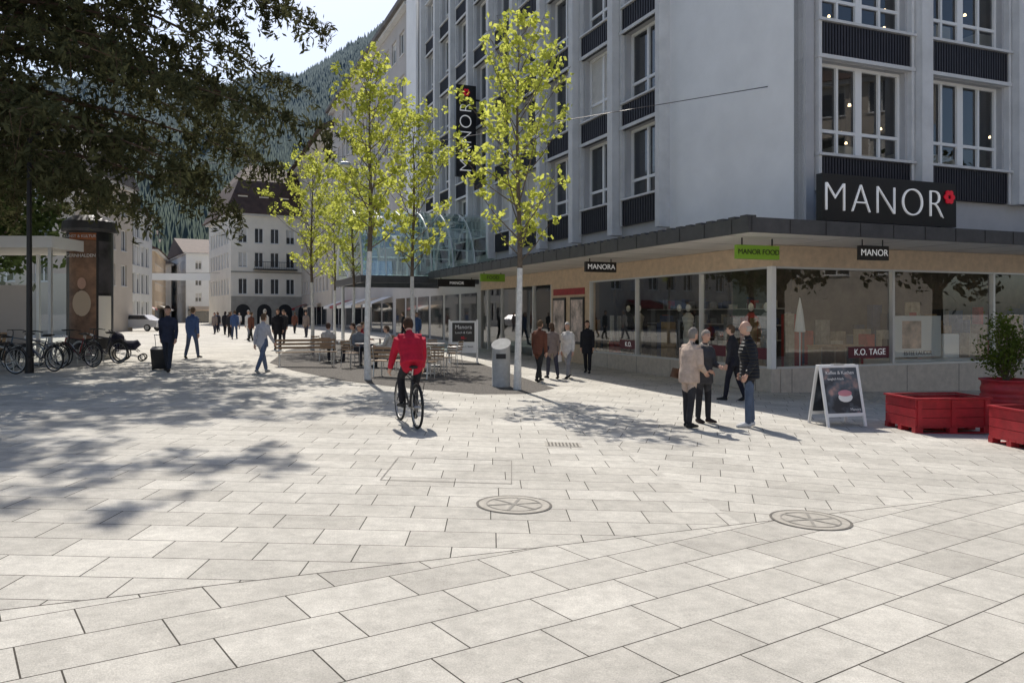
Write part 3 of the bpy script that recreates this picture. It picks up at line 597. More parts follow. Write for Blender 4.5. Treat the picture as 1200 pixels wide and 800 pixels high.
def mountain():
    xs=np.linspace(-2600,1800,150); ys=np.concatenate([np.linspace(330,900,30),np.linspace(930,2100,60)])
    X,Y=np.meshgrid(xs,ys)
    ang=X/Y
    from mathutils import noise as mn
    ridge=np.interp(ang,[-1.2,-.65,-.43,-.27,-.17,0,.6],[.3,.29,.27,.29,.35,.43,.5])*1850
    t=np.clip((Y-330)/1500,0,1); sm=t**1.3
    Z=ridge*sm
    nz=np.array([[mn.fractal(Vector((x/260,y/260,.3)),.9,2.1,6) for x in xs] for y in ys])
    Z=Z+nz*38*np.clip((Y-380)/500,0,1)
    Z=np.where(Y>1830,Z-(Y-1830)*.5,Z)
    V=np.stack([X,Y,Z-1],-1).reshape(-1,3); nx=len(xs); ny=len(ys)
    i,j=np.meshgrid(np.arange(nx-1),np.arange(ny-1)); a=(j*nx+i).ravel()
    F=np.stack([a,a+1,a+nx+1,a+nx],1)
    meshobj('mountain',V,F,hazemat('hazed_forest_slope',((.05,.07,.055),(.11,.13,.085)),.008),smooth=True)
    def hz(x,y):
        fi=np.clip((x-xs[0])/(xs[1]-xs[0]),0,nx-2); fj=np.clip(np.interp(y,ys,np.arange(ny)),0,ny-2)
        i0=int(fi); j0=int(fj); a_=fi-i0; b_=fj-j0
        return float((Z[j0,i0]*(1-a_)+Z[j0,i0+1]*a_)*(1-b_)+(Z[j0+1,i0]*(1-a_)+Z[j0+1,i0+1]*a_)*b_)-1
    r=np.random.default_rng(5); nT=46000
    yy=430+1420*r.random(nT)**.85; aa=-.62+.54*r.random(nT); xx=yy*aa
    dens=np.array([mn.noise(Vector((x/90,y/90,2.2))) for x,y in zip(xx,yy)])
    keep=(dens>-.45)&((yy>800)|(r.random(nT)<.35)); xx=xx[keep]; yy=yy[keep]
    zz=np.array([hz(x,y) for x,y in zip(xx,yy)]); n=len(xx)
    Ht=(14+14*r.random(n)); Wd=Ht*(.19+.1*r.random(n))
    base=np.stack([xx,yy,zz],-1); q=[]
    for (dx,dy) in ((1,0),(-.5,.86),(-.5,-.86)):
        q.append(base+np.stack([Wd*dx,Wd*dy,Ht*.12],-1))
    top=base+np.stack([0*Ht,0*Ht,Ht],-1)
    Vv=np.stack([q[0],q[1],q[2],top],1).reshape(-1,3); k=np.arange(n)[:,None]*4
    Ff=np.concatenate([k+[0,1,3],k+[1,2,3],k+[2,0,3]])
    meshobj('distant_forest',Vv,Ff,hazemat('hazed_distant_conifers',((.03,.045,.032),(.10,.12,.07)),.03))
    b=B(); r=random.Random(5)
    hm=[mat('village_wall_%d'%k,c,.9) for k,c in enumerate([(.55,.53,.5),(.5,.45,.38),(.62,.6,.58)])]; rm=mat('village_roof',(.2,.15,.13),.9)
    for k in range(120):
        y=r.uniform(400,800); x=y*r.uniform(-.54,-.3); z=hz(x,y); w=r.uniform(8,14); dd=r.uniform(8,12); h=r.uniform(6,10); i=r.randrange(3)
        f=frn((x,y),(1,0),(0,-1)); b.box('house_walls_%d'%i,hm[i],f,0,w,-dd,0,z-6,z+h)
        V=[(x-1,y-1,z+h),(x+w+1,y-1,z+h),(x+w+1,y+dd+1,z+h),(x-1,y+dd+1,z+h),(x-1,y+dd/2,z+h+3.5),(x+w+1,y+dd/2,z+h+3.5)]
        b.add('roofs',rm,V,[(0,1,5,4),(2,3,4,5),(1,2,5),(3,0,4)])
        for a in range(3): b.box('house_windows',M['dark'],f,1+a*w/3.3,2.3+a*w/3.3,.02,.05,z+2,z+4)
    b.finish('hillside_village',(-200,500,0))
    C=[]
    for k in range(420):
        y=r.uniform(370,850); x=y*r.uniform(-.6,-.28); z=hz(x,y); R=r.uniform(2.5,5)
        n=26; p=rng.normal(size=(n,3)); p/=np.linalg.norm(p,axis=1)[:,None]; C.append(np.array([x,y,z+R*1.1])+p*R*[1,1,1.3])
    C=np.concatenate(C); V,F=leaves(C,1.9,.7,seed=3); meshobj('distant_trees',V,F,leafmat('distant_foliage',(.07,.1,.045),(.17,.2,.09),.2,.05))
mountain()
# ------------------------------------------------------------------ trees
def young_tree(x,y,H,seed,R=1.25,z0=2.9):
    r=random.Random(seed); b=B(); z=G(x)
    lean=(r.uniform(-.12,.12),r.uniform(-.12,.12))
    tp=lambda t:(lean[0]*t*t+.03*math.sin(t*9+seed),lean[1]*t*t+.03*math.cos(t*7+seed),H*t)
    wh=z0/H
    b.tube('trunk_lower',M['whitebark'],[tuple(a) for a in [tp(0),tp(wh*.3),tp(wh*.7),tp(wh)]],[.10,.078,.07,.066],10)
    ts=[wh+(1-wh)*i/10 for i in range(11)]
    b.tube('trunk_upper',M['bark'],[tp(t) for t in ts],[.064*(1-.93*i/10) for i in range(11)],8)
    tips=[]
    nb=38
    for i in range(nb):
        t=wh*1.02+(.97-wh*1.02)*((i+r.random()*.7)/nb); s=Vector(tp(t)); k=(t-wh)/(1-wh)
        prof=math.sin(math.pi*min(1,(k*.88+.12)))**.6; Lb=R*prof*r.uniform(.55,1.3)*1.2+.15
        az=i*2.4+r.uniform(-.4,.4); el=math.radians(r.uniform(30,62))
        dirv=Vector((math.cos(az)*math.cos(el),math.sin(az)*math.cos(el),math.sin(el)))
        pts=[s,s+dirv*Lb*.5+Vector((0,0,-.03)),s+dirv*Lb+Vector((0,0,.1*Lb))]
        rr=.02*(1-k*.5)
        b.tube('branches',M['bark'],pts,[rr,rr*.7,.004],5)
        for j in range(int(3+Lb*5)):
            q=r.uniform(.3,1.0); base=pts[0].lerp(pts[2],q); a2=r.uniform(0,6.28); l2=r.uniform(.12,.42)
            tip=base+Vector((math.cos(a2)*l2*.8,math.sin(a2)*l2*.8,r.uniform(-.1,.8)*l2))
            b.tube('twigs',M['bark'],[base,tip],[.005,.002],3); tips.append(tip)
    C=[]
    rg=np.random.default_rng(seed)
    for tip in tips:
        n=rg.integers(3,15); C.append(np.array(tip)+rg.normal(size=(n,3))*.065)
    C=np.concatenate(C); V,F=leaves(C,.064,.66,seed=seed)
    b.p['leaves']=(M['spring'],V.tolist(),F.tolist())
    return b.finish('young_maple_tree',(x,y,z),local=True)
young_tree(.16,18.9,8.7,11,1.4); young_tree(-3.7,20.4,8.1,22,1.0,3.3); young_tree(-3.45,27.6,8.6,33,1.6,3.0)
young_tree(-8.6,34.1,8.3,44,1.5); young_tree(-7.9,39.5,8.6,55,1.6); young_tree(-10.5,47,8.3,66,1.5)
def conifer(x0,y0):
    r=random.Random(9); rg=np.random.default_rng(9); b=B(); z=G(x0)
    b.tube('trunk',M['conbark'],[(0,0,-.2),(0,0,.6),(.05,0,3),(0,.1,10),(0,0,18),(0,0,26)],[1.0,.75,.6,.45,.28,.03],14)
    C=[]
    nb=225
    for i in range(nb):
        k=i/(nb-1); zz=5.6+18*k**1.0
        Lmax=np.interp(zz,[5.6,8,12,18,25],[8.6,12.2,12.2,11,4]); L=Lmax*r.uniform(.6,1.05)
        az=i*2.399+r.uniform(-.3,.3)
        ca,sa=math.cos(az),math.sin(az)
        f=lambda t:Vector((ca*L*t+.3*math.sin(3*t+i),sa*L*t+.3*math.cos(3*t+i),zz+L*(.10*t-.26*t*t)))
        b.tube('limbs',M['conbark'],[f(t) for t in (0,.2,.4,.6,.8,1)],[.11,.09,.07,.045,.025,.008],5)
        ns=int(L*4.2)
        for j in range(ns):
            t=r.uniform(.15,1.03)**.75; p=f(t); side=r.choice((-1,1)); lat=side*r.uniform(.1,1.4)*(1.15-t*.5)
            tip=Vector((p.x-sa*lat+ca*abs(lat)*.5,p.y+ca*lat+sa*abs(lat)*.5,p.z-.12*abs(lat)-r.uniform(.0,.35)))
            hang=tip+Vector((r.uniform(-.15,.15),r.uniform(-.15,.15),-r.uniform(.15,1.0)))
            w=rg.random(14)[:,None]; A=np.array(p)*(1-w)+np.array(tip)*w
            w2=rg.random(13)[:,None]; A2=np.array(tip)*(1-w2)+np.array(hang)*w2
            C.append(np.concatenate([A,A2])+rg.normal(size=(27,3))*.085)
            if j%3==0: b.tube('sprays',M['conbark'],[p,tip,hang],[.014,.008,.003],3)
    C=np.concatenate(C); V,F=leaves(C,.13,.30,bias=((0,0,-1),.25),seed=4)
    e=b.finish('giant_conifer_tree',(x0,y0,z),local=True)
    meshobj('needles',V,F,M['conifer'],parent=e)
conifer(-16.8,21.5)
def blobtree(name,x,y,H,R,seed,m):
    rg=np.random.default_rng(seed); b=B(); b.tube('trunk',M['bark'],[(0,0,0),(0,0,H*.4),(.1,0,H*.7)],[.28,.2,.08],8)
    for i in range(7):
        a=i*.9; b.tube('limbs',M['bark'],[(0,0,H*.35),(math.cos(a)*R*.6,math.sin(a)*R*.6,H*.65)],[.1,.03],5)
    C=[]
    for i in range(60):
        c=rg.normal(size=3); c/=np.linalg.norm(c); c=c*rg.random()**.4*np.array([R,R,H*.33])+[0,0,H*.66]
        C.append(c+rg.normal(size=(60,3))*.45)
    C=np.concatenate(C); V,F=leaves(C,.17,.6,seed=seed); e=b.finish(name,(x,y,G(x)),local=True); meshobj('leaves',V,F,m,parent=e)
blobtree('plaza_tree',27,10,10,4,1,M['hedge']); blobtree('plaza_tree',31,2,10,4,2,M['hedge']); blobtree('plaza_tree',26,18,9,3.5,3,M['hedge'])
blobtree('plaza_tree',-26,36,9,4.5,4,M['hedge']); blobtree('plaza_tree',-31,42,10,5,5,M['hedge']); blobtree('plaza_tree',-21.5,31,8,3.6,6,M['hedge'])
# ------------------------------------------------------------------ people
def seglabel(Pc,segs):
    D=[]
    for (a,b_,ra,rb,lab) in segs:
        a=np.array(a);c=np.array(b_)-a; t=np.clip(((Pc-a)@c)/max(1e-9,c@c),0,1); q=a+t[:,None]*c
        D.append(np.linalg.norm(Pc-q,axis=1)-(ra+(rb-ra)*t))
    return np.argmin(np.array(D),axis=0)
PC={}
def rad(a): return math.radians(a)
def person(name,x,y,yaw,H=1.75,la=(8,4),ra=(-6,4),larm=(5,12),rarm=(-3,12),abd=(.12,.12),inw=(0,0),lean=3,pz=None,top=(.1,.1,.12),pants=(.03,.035,.05),shoes=(.03,.03,.03),hair='short',hairc=(.12,.08,.05),hem=-.16,bulk=0.0,zoff=None,key=None,fingers=True,puff=False,female=False,legsp=.0):
    s=H/1.755
    e=bpy.data.objects.new(name,None); scene.collection.objects.link(e)
    e.location=(x,y,G(x) if zoff is None else zoff); e.rotation_euler=(0,0,rad(yaw)); e.scale=(s,s,s)
    if key and key in PC:
        for o in PC[key]:
            c=bpy.data.objects.new(o.name.split('.')[0],o.data); scene.collection.objects.link(c); c.parent=e; c.location=o.location; c.rotation_euler=o.rotation_euler
        return e
    kids=[]
    th,sh=.44,.43
    def leg(side,a,bk):
        hp=Vector((side*.088,0,-.02)); kn=hp+Vector((side*(.005+legsp),math.sin(rad(a)),-math.cos(rad(a))))*th
        an=kn+Vector((side*.0,math.sin(rad(a-bk)),-math.cos(rad(a-bk))))*sh
        return hp,kn,an
    LL=leg(-1,*la); RR=leg(1,*ra)
    if pz is None: pz=-(min(LL[2].z,RR[2].z))+.075
    off=Vector((0,0,pz)); LL=[p+off for p in LL]; RR=[p+off for p in RR]
    L=rad(lean)
    def up(p):
        p=Vector(p); return Vector((p.x,p.y*math.cos(L)+p.z*math.sin(L),-p.y*math.sin(L)+p.z*math.cos(L)))+off
    sw=.165 if female else .185
    parts=[]; segs=[]
    def T(pts,rads,lab,n=12):
        parts.append(tube(pts,rads,n))
        for i in range(len(pts)-1):
            g=lambda q:(min(q)+max(q))/2 if isinstance(q,(tuple,list)) else q
            segs.append((tuple(pts[i]),tuple(pts[i+1]),g(rads[i]),g(rads[i+1]),lab))
    k=bulk
    hr=.165+k if not female else .16+k
    tors=[(0,0,hem),(0,0,hem+.03),(0,0,0),(0,0,.13),(0,.01,.28),(0,0,.40),(0,-.005,.47),(0,0,.52)]
    rr=[(hr,.12+k),(hr+.004,.125+k),(hr-.004,.122+k),(.14+k,.11+k),(.165+k,.122+k),(.175+k*.7,.11+k*.6),(.125,.085),(.062,.062)]
    if female: rr[3]=(.125+k,.105+k)
    tp=[Vector(t)+off if t[2]<=0 else up(t) for t in tors]
    if abs(la[0])>50: tp=tp[2:]; rr=rr[2:]
    T(tp,rr,0,16)
    T([up((-sw,0,.425)),up((0,0,.44)),up((sw,0,.425))],[.058+k*.5,.075,.058+k*.5],0)
    T([up((0,0,.50)),up((0,.015,.60))],[.055,.05],4)
    hc=up((0,.03,.685))
    parts.append(ellipsoid(hc,(.074,.093,.112),16,12)); segs.append((tuple(hc),tuple(hc+Vector((0,0,.01))),.09,.09,4))
    parts.append(ellipsoid(hc+Vector((0,.03,-.06)),(.052,.06,.05))); segs.append((tuple(hc+Vector((0,.03,-.06))),tuple(hc+Vector((0,.03,-.05))),.06,.06,4))
    parts.append(ellipsoid(hc+Vector((0,.098,-.018)),(.014,.022,.022),8,6))
    for sd in (-1,1): parts.append(ellipsoid(hc+Vector((sd*.077,-.005,-.01)),(.012,.02,.03),8,6))
    for P_,sd in ((LL,-1),(RR,1)):
        hp,kn,an=P_; mid=hp.lerp(kn,.4); cf=kn.lerp(an,.35)
        T([hp+Vector((0,0,.03)),hp,mid,kn],[.088,.092,.083,.064],1)
        T([kn,cf,an+(kn-an)*.06],[.064,.062,.052],1)
        if P_ is LL: aa=la[0]-la[1]
        else: aa=ra[0]-ra[1]
        aa=max(-55,min(10,aa))
        ft=Vector((sd*.12,math.cos(rad(aa)),math.sin(rad(aa)))) if aa<-12 else Vector((sd*.12,1,0))
        ft.normalize()
        heel=an-ft*.05+Vector((0,0,-.035)); T([heel,an+ft*.05+Vector((0,0,-.028)),an+ft*.15+Vector((0,0,-.042)),an+ft*.20+Vector((0,0,-.046))],[(.036,.036),(.043,.044),(.045,.03),(.03,.022)],2)
    hands=[]
    for sd,(a,el),ab,iw in ((-1,larm,abd[0],inw[0]),(1,rarm,abd[1],inw[1])):
        s0=Vector((sd*sw,0,.425)); ud=Vector((sd*ab,math.sin(rad(a)),-math.cos(rad(a)))).normalized(); el_=s0+ud*.29
        fd=Vector((-sd*iw+sd*ab*.4,math.sin(rad(a+el)),-math.cos(rad(a+el)))).normalized(); wr=el_+fd*.25
        S,E,W=up(s0),up(el_),up(wr)
        T([S,S.lerp(E,.5),E],[.058+k*.5,.05+k*.5,.044+k*.4],0); T([E,E.lerp(W,.4),W],[.044+k*.4,.042+k*.35,.033+k*.25],0)
        hands.append((W,(W-E).normalized(),sd))
    V=[];F=[]
    for v_,f_ in parts:
        o=len(V); V+= [tuple(q) for q in v_]; F+=[tuple(i+o for i in f) for f in f_]
    me=bpy.data.meshes.new('tmp'); me.from_pydata(V,[],F); ob=bpy.data.objects.new('tmp',me); scene.collection.objects.link(ob)
    md=ob.modifiers.new('r','REMESH'); md.mode='VOXEL'; md.voxel_size=.0135 if fingers else .02
    ms=ob.modifiers.new('s','SMOOTH'); ms.iterations=2; ms.factor=.5
    dg=bpy.context.evaluated_depsgraph_get(); dg.update()
    nm=bpy.data.meshes.new_from_object(ob.evaluated_get(dg)); nm.name='body'
    bpy.data.objects.remove(ob)
    n=len(nm.polygons); Cc=np.zeros(n*3); nm.polygons.foreach_get('center',Cc); Cc=Cc.reshape(-1,3)
    lab=np.array([sg[4] for sg in segs])[seglabel(Cc,segs)]
    nm.materials.clear()
    tm=cloth(name+'_top',top,.9 if puff else .8,22 if puff else 12)
    if puff:
        nt=tm.node_tree; w=N(nt,'ShaderNodeTexWave',bands_direction='Z'); w.inputs['Scale'].default_value=5.5; w.inputs['Distortion'].default_value=.6
        tc=N(nt,'ShaderNodeTexCoord'); nt.links.new(tc.outputs['Object'],w.inputs['Vector']); bp=N(nt,'ShaderNodeBump'); bp.inputs['Strength'].default_value=1; bp.inputs['Distance'].default_value=.03
        nt.links.new(w.outputs['Fac'],bp.inputs['Height']); nt.links.new(bp.outputs[0],nt.nodes['Principled BSDF'].inputs['Normal']); nt.nodes['Principled BSDF'].inputs['Roughness'].default_value=.55
    for m in (tm,cloth(name+'_trousers',pants,.8,10),cloth(name+'_shoes',shoes,.1),M['skin'],M['skin']): nm.materials.append(m)
    nm.polygons.foreach_set('material_index',lab.astype(np.int32)); nm.polygons.foreach_set('use_smooth',[True]*n); nm.update()
    def kid(nm_,me_):
        o=bpy.data.objects.new(nm_,me_); scene.collection.objects.link(o); o.parent=e; kids.append(o); return o
    kid('body',nm)
    hb=[[],[]]
    def addh(vf):
        o=len(hb[0]); hb[0].extend([tuple(q) for q in vf[0]]); hb[1].extend([tuple(i+o for i in f) for f in vf[1]])
    for W,d,sd in hands:
        fwd=Vector((0,1,0)); sp=(fwd-d*fwd.dot(d))
        if sp.length<.3: sp=Vector((-sd,0,.3)); sp=sp-d*sp.dot(d)
        sp.normalize(); cu=d.cross(sp)*1.0
        inside=Vector((-sd,0,0)) if abs(d.z)>.5 else Vector((0,0,-1))
        if cu.dot(inside)<0: cu=-cu
        addh(tube([W-d*.03,W,W+d*.03,W+d*.075,W+d*.092],[.026,.025,(.031),(.033),.02],10))
        for i,ln in enumerate((.068,.078,.072,.056)):
            p0=W+d*.078+sp*(.027-.018*i); p1=p0+d*ln*.45+cu*.006; p2=p1+d*ln*.3+cu*ln*.28; p3=p2+d*ln*.12+cu*ln*.3
            addh(tube([p0-d*.012,p0,p1,p2,p3],[.008,.009,.0085,.0078,.005],6))
        p0=W+d*.03+sp*.024; addh(tube([p0-sp*.01,p0+sp*.016+d*.015,p0+sp*.024+d*.04,p0+sp*.02+d*.062+cu*.008],[.011,.011,.0095,.006],6))
    mh=bpy.data.meshes.new('hands'); mh.from_pydata(hb[0],[],hb[1]); mh.materials.append(M['skin']); kid('hands',mh)
    hm=cloth(name+'_hair',hairc,.8,40)
    r_=(.083,.101,.119); hv,hf=ellipsoid((0,0,0),r_,22,16)
    def keep(q):
        x_,y_,z_=q
        if hair=='bald': return z_<.02 and z_>-.075 and y_<.0 
        if hair=='long': return not (y_>.035 and z_<.045)
        return (not (y_>.02 and z_<.05)) and z_>-.085 and not (abs(x_)>.06 and z_<-.005 and y_>-.02)
    hf=[f for f in hf if keep(np.mean([hv[i] for i in f],axis=0))]
    jit=random.Random(3); hv=[tuple(np.array(q)*(1+jit.uniform(-.02,.035))+np.array(hc)+np.array([0,-.004,.004])) for q in hv]
    if hair=='bald': hm=cloth(name+'_hair',(.4,.36,.32))
    V2,F2=hv,[tuple(f) for f in hf]
    if hair=='long':
        t_=tube([hc+Vector((0,-.055,.02)),hc+Vector((0,-.075,-.09)),hc+Vector((0,-.075,-.2))],[(.07,.04),(.078,.035),(.05,.02)],12); o=len(V2); V2=list(V2)+[tuple(q) for q in t_[0]]; F2+= [tuple(i+o for i in f) for f in t_[1]]
    mh=bpy.data.meshes.new('hair'); mh.from_pydata(V2,[],F2); mh.materials.append(hm); mh.polygons.foreach_set('use_smooth',[True]*len(mh.polygons)); kid('hair',mh)
    V2=[];F2=[]
    for c,r2 in (((-.028,.086,.008),(.009,.008,.005)),((.028,.086,.008),(.009,.008,.005)),((-.028,.088,.026),(.014,.006,.003)),((.028,.088,.026),(.014,.006,.003)),((0,.094,-.055),(.02,.006,.003))):
        a_,b_=ellipsoid(hc+Vector(c),r2,8,6); o=len(V2); V2+=a_; F2+=[tuple(i+o for i in f) for f in b_]
    if 'ff' not in M: M['ff']=mat('face_feature',(.08,.035,.03),.5)
    mh=bpy.data.meshes.new('face_features'); mh.from_pydata(V2,[],F2); mh.materials.append(M['ff']); kid('face_features',mh)
    if key: PC[key]=kids
    return e
def attach(e,b,pname=None):
    for part,(m,V,F) in b.p.items():
        me=bpy.data.meshes.new(part); me.from_pydata(V,[],F); me.materials.append(m); o=bpy.data.objects.new(part,me); scene.collection.objects.link(o); o.parent=e
e=person('standing_man',4.05,13.52,82,1.80,la=(4,3),ra=(-3,2),larm=(-8,38),rarm=(-8,38),abd=(.24,.24),inw=(.05,.05),top=(.028,.03,.036),pants=(.09,.12,.18),shoes=(.6,.6,.6),hair='bald',bulk=.04,puff=True,legsp=.05)
e=person('standing_man',2.95,13.2,-58,1.66,la=(3,3),ra=(-5,3),larm=(10,70),rarm=(5,60),abd=(.18,.18),inw=(.5,.5),lean=6,top=(.50,.39,.32),pants=(.035,.035,.04),shoes=(.03,.03,.03),hair='short',hairc=(.22,.2,.18),bulk=.04,hem=-.17)
b=B(); b.tube('shoulder_bag',cloth('bag_leather',(.1,.06,.04)),[(-.28,-.06,.86),(-.29,-.02,1.02)],[(.05,.13),(.04,.10)],12); b.tube('bag_strap',M['blackmetal'],[(-.28,.0,1.0),(-.14,.17,1.25),(.02,.15,1.42),(.10,0,1.50)],.012,5); attach(e,b)
e=person('standing_woman',3.36,13.9,-150,1.62,la=(3,3),ra=(-3,2),larm=(12,75),rarm=(8,60),abd=(.15,.15),inw=(.5,.5),top=(.06,.06,.065),pants=(.03,.03,.035),shoes=(.04,.03,.03),hair='short',hairc=(.32,.28,.24),bulk=.035,hem=-.22,female=True)
b=B(); b.tube('scarf',cloth('scarf',(.45,.4,.35)),[(0,.0,1.42),(0,.03,1.50)],[(.11,.10),(.075,.075)],14); attach(e,b)
e=person('walking_man',-9.15,21.1,-172,1.78,la=(20,4),ra=(-14,14),larm=(14,20),rarm=(-22,6),abd=(.15,.12),top=(.03,.035,.06),pants=(.03,.035,.05),hair='short',hairc=(.05,.035,.03),bulk=.015)
b=B(); mx=Matrix.Translation((.33,-.42,.34))@Matrix.Rotation(rad(-18),4,'X')
sc=mat('suitcase_shell',(.02,.02,.022),.4); b.bm('suitcase_shell',sc,mx,-.19,.19,-.12,.12,-.28,.28); b.bm('suitcase_handle',M['steel'],mx,-.11,-.095,-.10,-.09,.28,.62); b.bm('suitcase_handle',M['steel'],mx,.095,.11,-.10,-.09,.28,.62); b.bm('suitcase_handle',M['blackmetal'],mx,-.12,.12,-.11,-.08,.61,.64)
for sx in(-.15,.15): b.add('suitcase_wheels',M['rubber'],*ring((.33+sx,-.32,.035),.022,.015,'x',10,6))
attach(e,b)
e=person('walking_man',-10.9,27,-10,1.76,la=(-12,10),ra=(18,6),top=(.06,.1,.22),pants=(.07,.09,.14),hair='short',key='w_blue',fingers=False,bulk=.01)
e=person('walking_woman',-6.77,21.5,-20,1.66,la=(22,4),ra=(-20,12),larm=(-16,20),rarm=(18,25),top=(.42,.42,.46),pants=(.10,.13,.2),shoes=(.3,.3,.3),hair='short',hairc=(.12,.08,.05),female=True,bulk=.015)
person('walking_man',.73,21.4,-35,1.68,la=(16,4),ra=(-12,12),top=(.15,.06,.04),pants=(.03,.03,.03),hair='short',bulk=.025,key='w_brown')
e=person('walking_woman',1.62,22.9,150,1.64,la=(20,8),ra=(-16,10),top=(.62,.6,.58),pants=(.25,.25,.27),hair='short',hairc=(.5,.48,.45),bulk=.025,female=True,key='w_white')
b=B(); b.tube('white_bag',M['white'],[(.3,.0,.5),(.31,.0,.85)],[(.05,.14),(.05,.12)],10); attach(e,b)
person('walking_woman',2.4,25.2,165,1.68,la=(14,6),ra=(-12,8),top=(.02,.02,.025),pants=(.02,.02,.025),hair='long',hairc=(.03,.02,.02),bulk=.025,hem=-.3,female=True,key='w_black')
person('walking_woman',1.15,22.6,20,1.6,la=(14,6),ra=(-12,8),top=(.25,.2,.18),pants=(.05,.05,.07),hair='long',hairc=(.1,.06,.04),bulk=.02,female=True,key='w_tan')
person('walking_man',5.0,17.9,60,1.72,la=(14,6),ra=(-12,8),top=(.03,.03,.035),pants=(.02,.02,.03),bulk=.02,key='w_dark')
far=[(-16.8,48,10,'w_blue'),(-15.6,47,170,'w_white'),(-18.5,52,20,'w_dark'),(-21,58,0,'w_black'),(-22.5,60,180,'w_tan'),(-19.5,55,190,'w_brown'),(-24.5,66,0,'w_dark'),(-26,70,180,'w_blue'),
     (-9.9,33.5,200,'w_black'),(-12.5,40,-10,'w_white'),(-11.8,41,170,'w_dark'),(-17,62,0,'w_brown'),(-20,70,180,'w_tan'),(-29,78,0,'w_black'),(-27.5,80,180,'w_white'),(-30,84,0,'w_dark'),(-14.5,44,-30,'w_brown'),(-13.5,52,180,'w_tan'),(-32,90,0,'w_blue'),(-6.0,44,90,'w_dark'),(-4.9,41,160,'w_blue')]
for x,y,yw,k in far: person('pedestrian',x,y,yw,random.uniform(1.62,1.8),key=k)
# ------------------------------------------------------------------ bicycle
def bike_parts(col,seed=0):
    b=B(); R=.335; fm=mat('bicycle_paint_%d'%seed,col,.3,metal=.2)
    for yc in (-.52,.54):
        b.add('tyres',M['rubber'],*ring((0,yc,R),R-.02,.02,'x',32,6)); b.add('rims',M['steel'],*ring((0,yc,R),R-.045,.009,'x',32,5))
        b.tube('hubs',M['steel'],[(-.05,yc,R),(.05,yc,R)],.02,8)
        for i in range(14):
            w=2*math.pi*i/14; b.tube('spokes',M['steel'],[(.02*(-1)**i,yc,R),(0,yc+(R-.045)*math.cos(w),R+(R-.045)*math.sin(w))],.0022,3)
        b.add('mudguards',M['blackmetal'],*ring((0,yc,R),R+.025,.012,'x',18,5,(rad(10),rad(170))))
    BB=(0,-.08,.29);ST=(0,-.24,.80);HT=(0,.33,.86);HB=(0,.38,.68)
    for a,c,r in ((BB,ST,.017),(BB,HB,.019),((0,-.22,.74),(0,.34,.82),.016),(HT,HB,.02)): b.tube('frame',fm,[a,c],r,8)
    for sx in (-.045,.045):
        b.tube('frame',fm,[(sx*.4,-.08,.29),(sx,-.52,R)],.009,6); b.tube('frame',fm,[(0,-.22,.75),(sx,-.52,R)],.008,6); b.tube('fork',fm,[(sx*.7,.385,.67),(sx,.43,.5),(sx,.54,R)],.011,6)
    b.tube('seat_post',M['steel'],[ST,(0,-.26,.90)],.013,6); b.tube('saddle',M['rubber'],[(0,-.38,.93),(0,-.30,.935),(0,-.18,.93),(0,-.08,.925)],[(.05,.02),(.075,.028),(.035,.022),(.015,.015)],10)
    b.tube('handlebar',M['blackmetal'],[HT,(0,.32,1.0),(0,.36,1.04)],.013,6); b.tube('handlebar',M['blackmetal'],[(-.29,.22,1.02),(-.2,.33,1.04),(0,.36,1.04),(.2,.33,1.04),(.29,.22,1.02)],.012,6)
    b.add('chainring',M['steel'],*ring((.04,-.08,.29),.085,.006,'x',18,4)); b.tube('cranks',M['steel'],[(.05,-.08,.29),(.06,.07,.22)],.009,5); b.tube('cranks',M['steel'],[(-.05,-.08,.29),(-.06,-.23,.36)],.009,5)
    b.tube('pedals',M['rubber'],[(.06,.07,.22),(.15,.07,.22)],.014,5); b.tube('pedals',M['rubber'],[(-.06,-.23,.36),(-.15,-.23,.36)],.014,5)
    for sx in (-.05,.05): b.tube('rack',M['blackmetal'],[(sx,-.3,.72),(sx,-.75,.72),(sx,-.52,R)],.006,4)
    b.tube('headlamp',M['white'],[(0,.42,.86),(0,.47,.86)],.03,8); return b
for i,(x,y,yw,c) in enumerate([(-12.9,19.9,78,(.02,.02,.02)),(-12.4,20.8,70,(.05,.06,.09)),(-12.9,21.7,84,(.3,.3,.32)),(-12.3,22.5,72,(.02,.02,.02)),(-12.8,23.3,80,(.25,.03,.03)),(-12.4,24.1,75,(.03,.03,.05)),(-14.0,20.3,80,(.1,.1,.1)),(-14.1,21.6,75,(.02,.02,.02)),(-14.2,23,78,(.1,.15,.2)),(-12.9,25,82,(.02,.02,.02))]):
    bike_parts(c,i).finish('bicycle',(x,y,G(x)),rad(yw),local=True)
b=B()
for i in range(8):
    V,F=ring((0,0,0),.35,.018,'y',12,6,(0,math.pi)); V=[(q[0],i*.75+q[2],q[1]*1.9) for q in V]; b.add('hoops',M['steel'],V,F)
b.finish('bicycle_rack',(-13.2,19.7,G(-13)),local=True)
cx,cy=-1.55,12.35; yw=22
bb=bike_parts((.03,.03,.035),20); 
e=person('cyclist',cx,cy,yw,1.72,la=(62,72),ra=(30,38),larm=(44,8),rarm=(44,8),abd=(.22,.22),lean=22,pz=1.0,top=(.42,.015,.04),pants=(.02,.02,.025),shoes=(.05,.05,.05),hair='short',hairc=(.05,.03,.02),bulk=.045,hem=-.08)
ecy=bb.finish('bicycle',(cx+.25*math.sin(-rad(yw)),cy+.25*math.cos(rad(yw)),G(cx)),rad(yw),local=True)
b=B()
for sx in (-.3,.3): b.add('wheels',M['rubber'],*ring((sx,0,.25),.23,.02,'x',22,6)); b.add('wheels',M['rubber'],*ring((sx,.6,.12),.1,.02,'x',16,6))
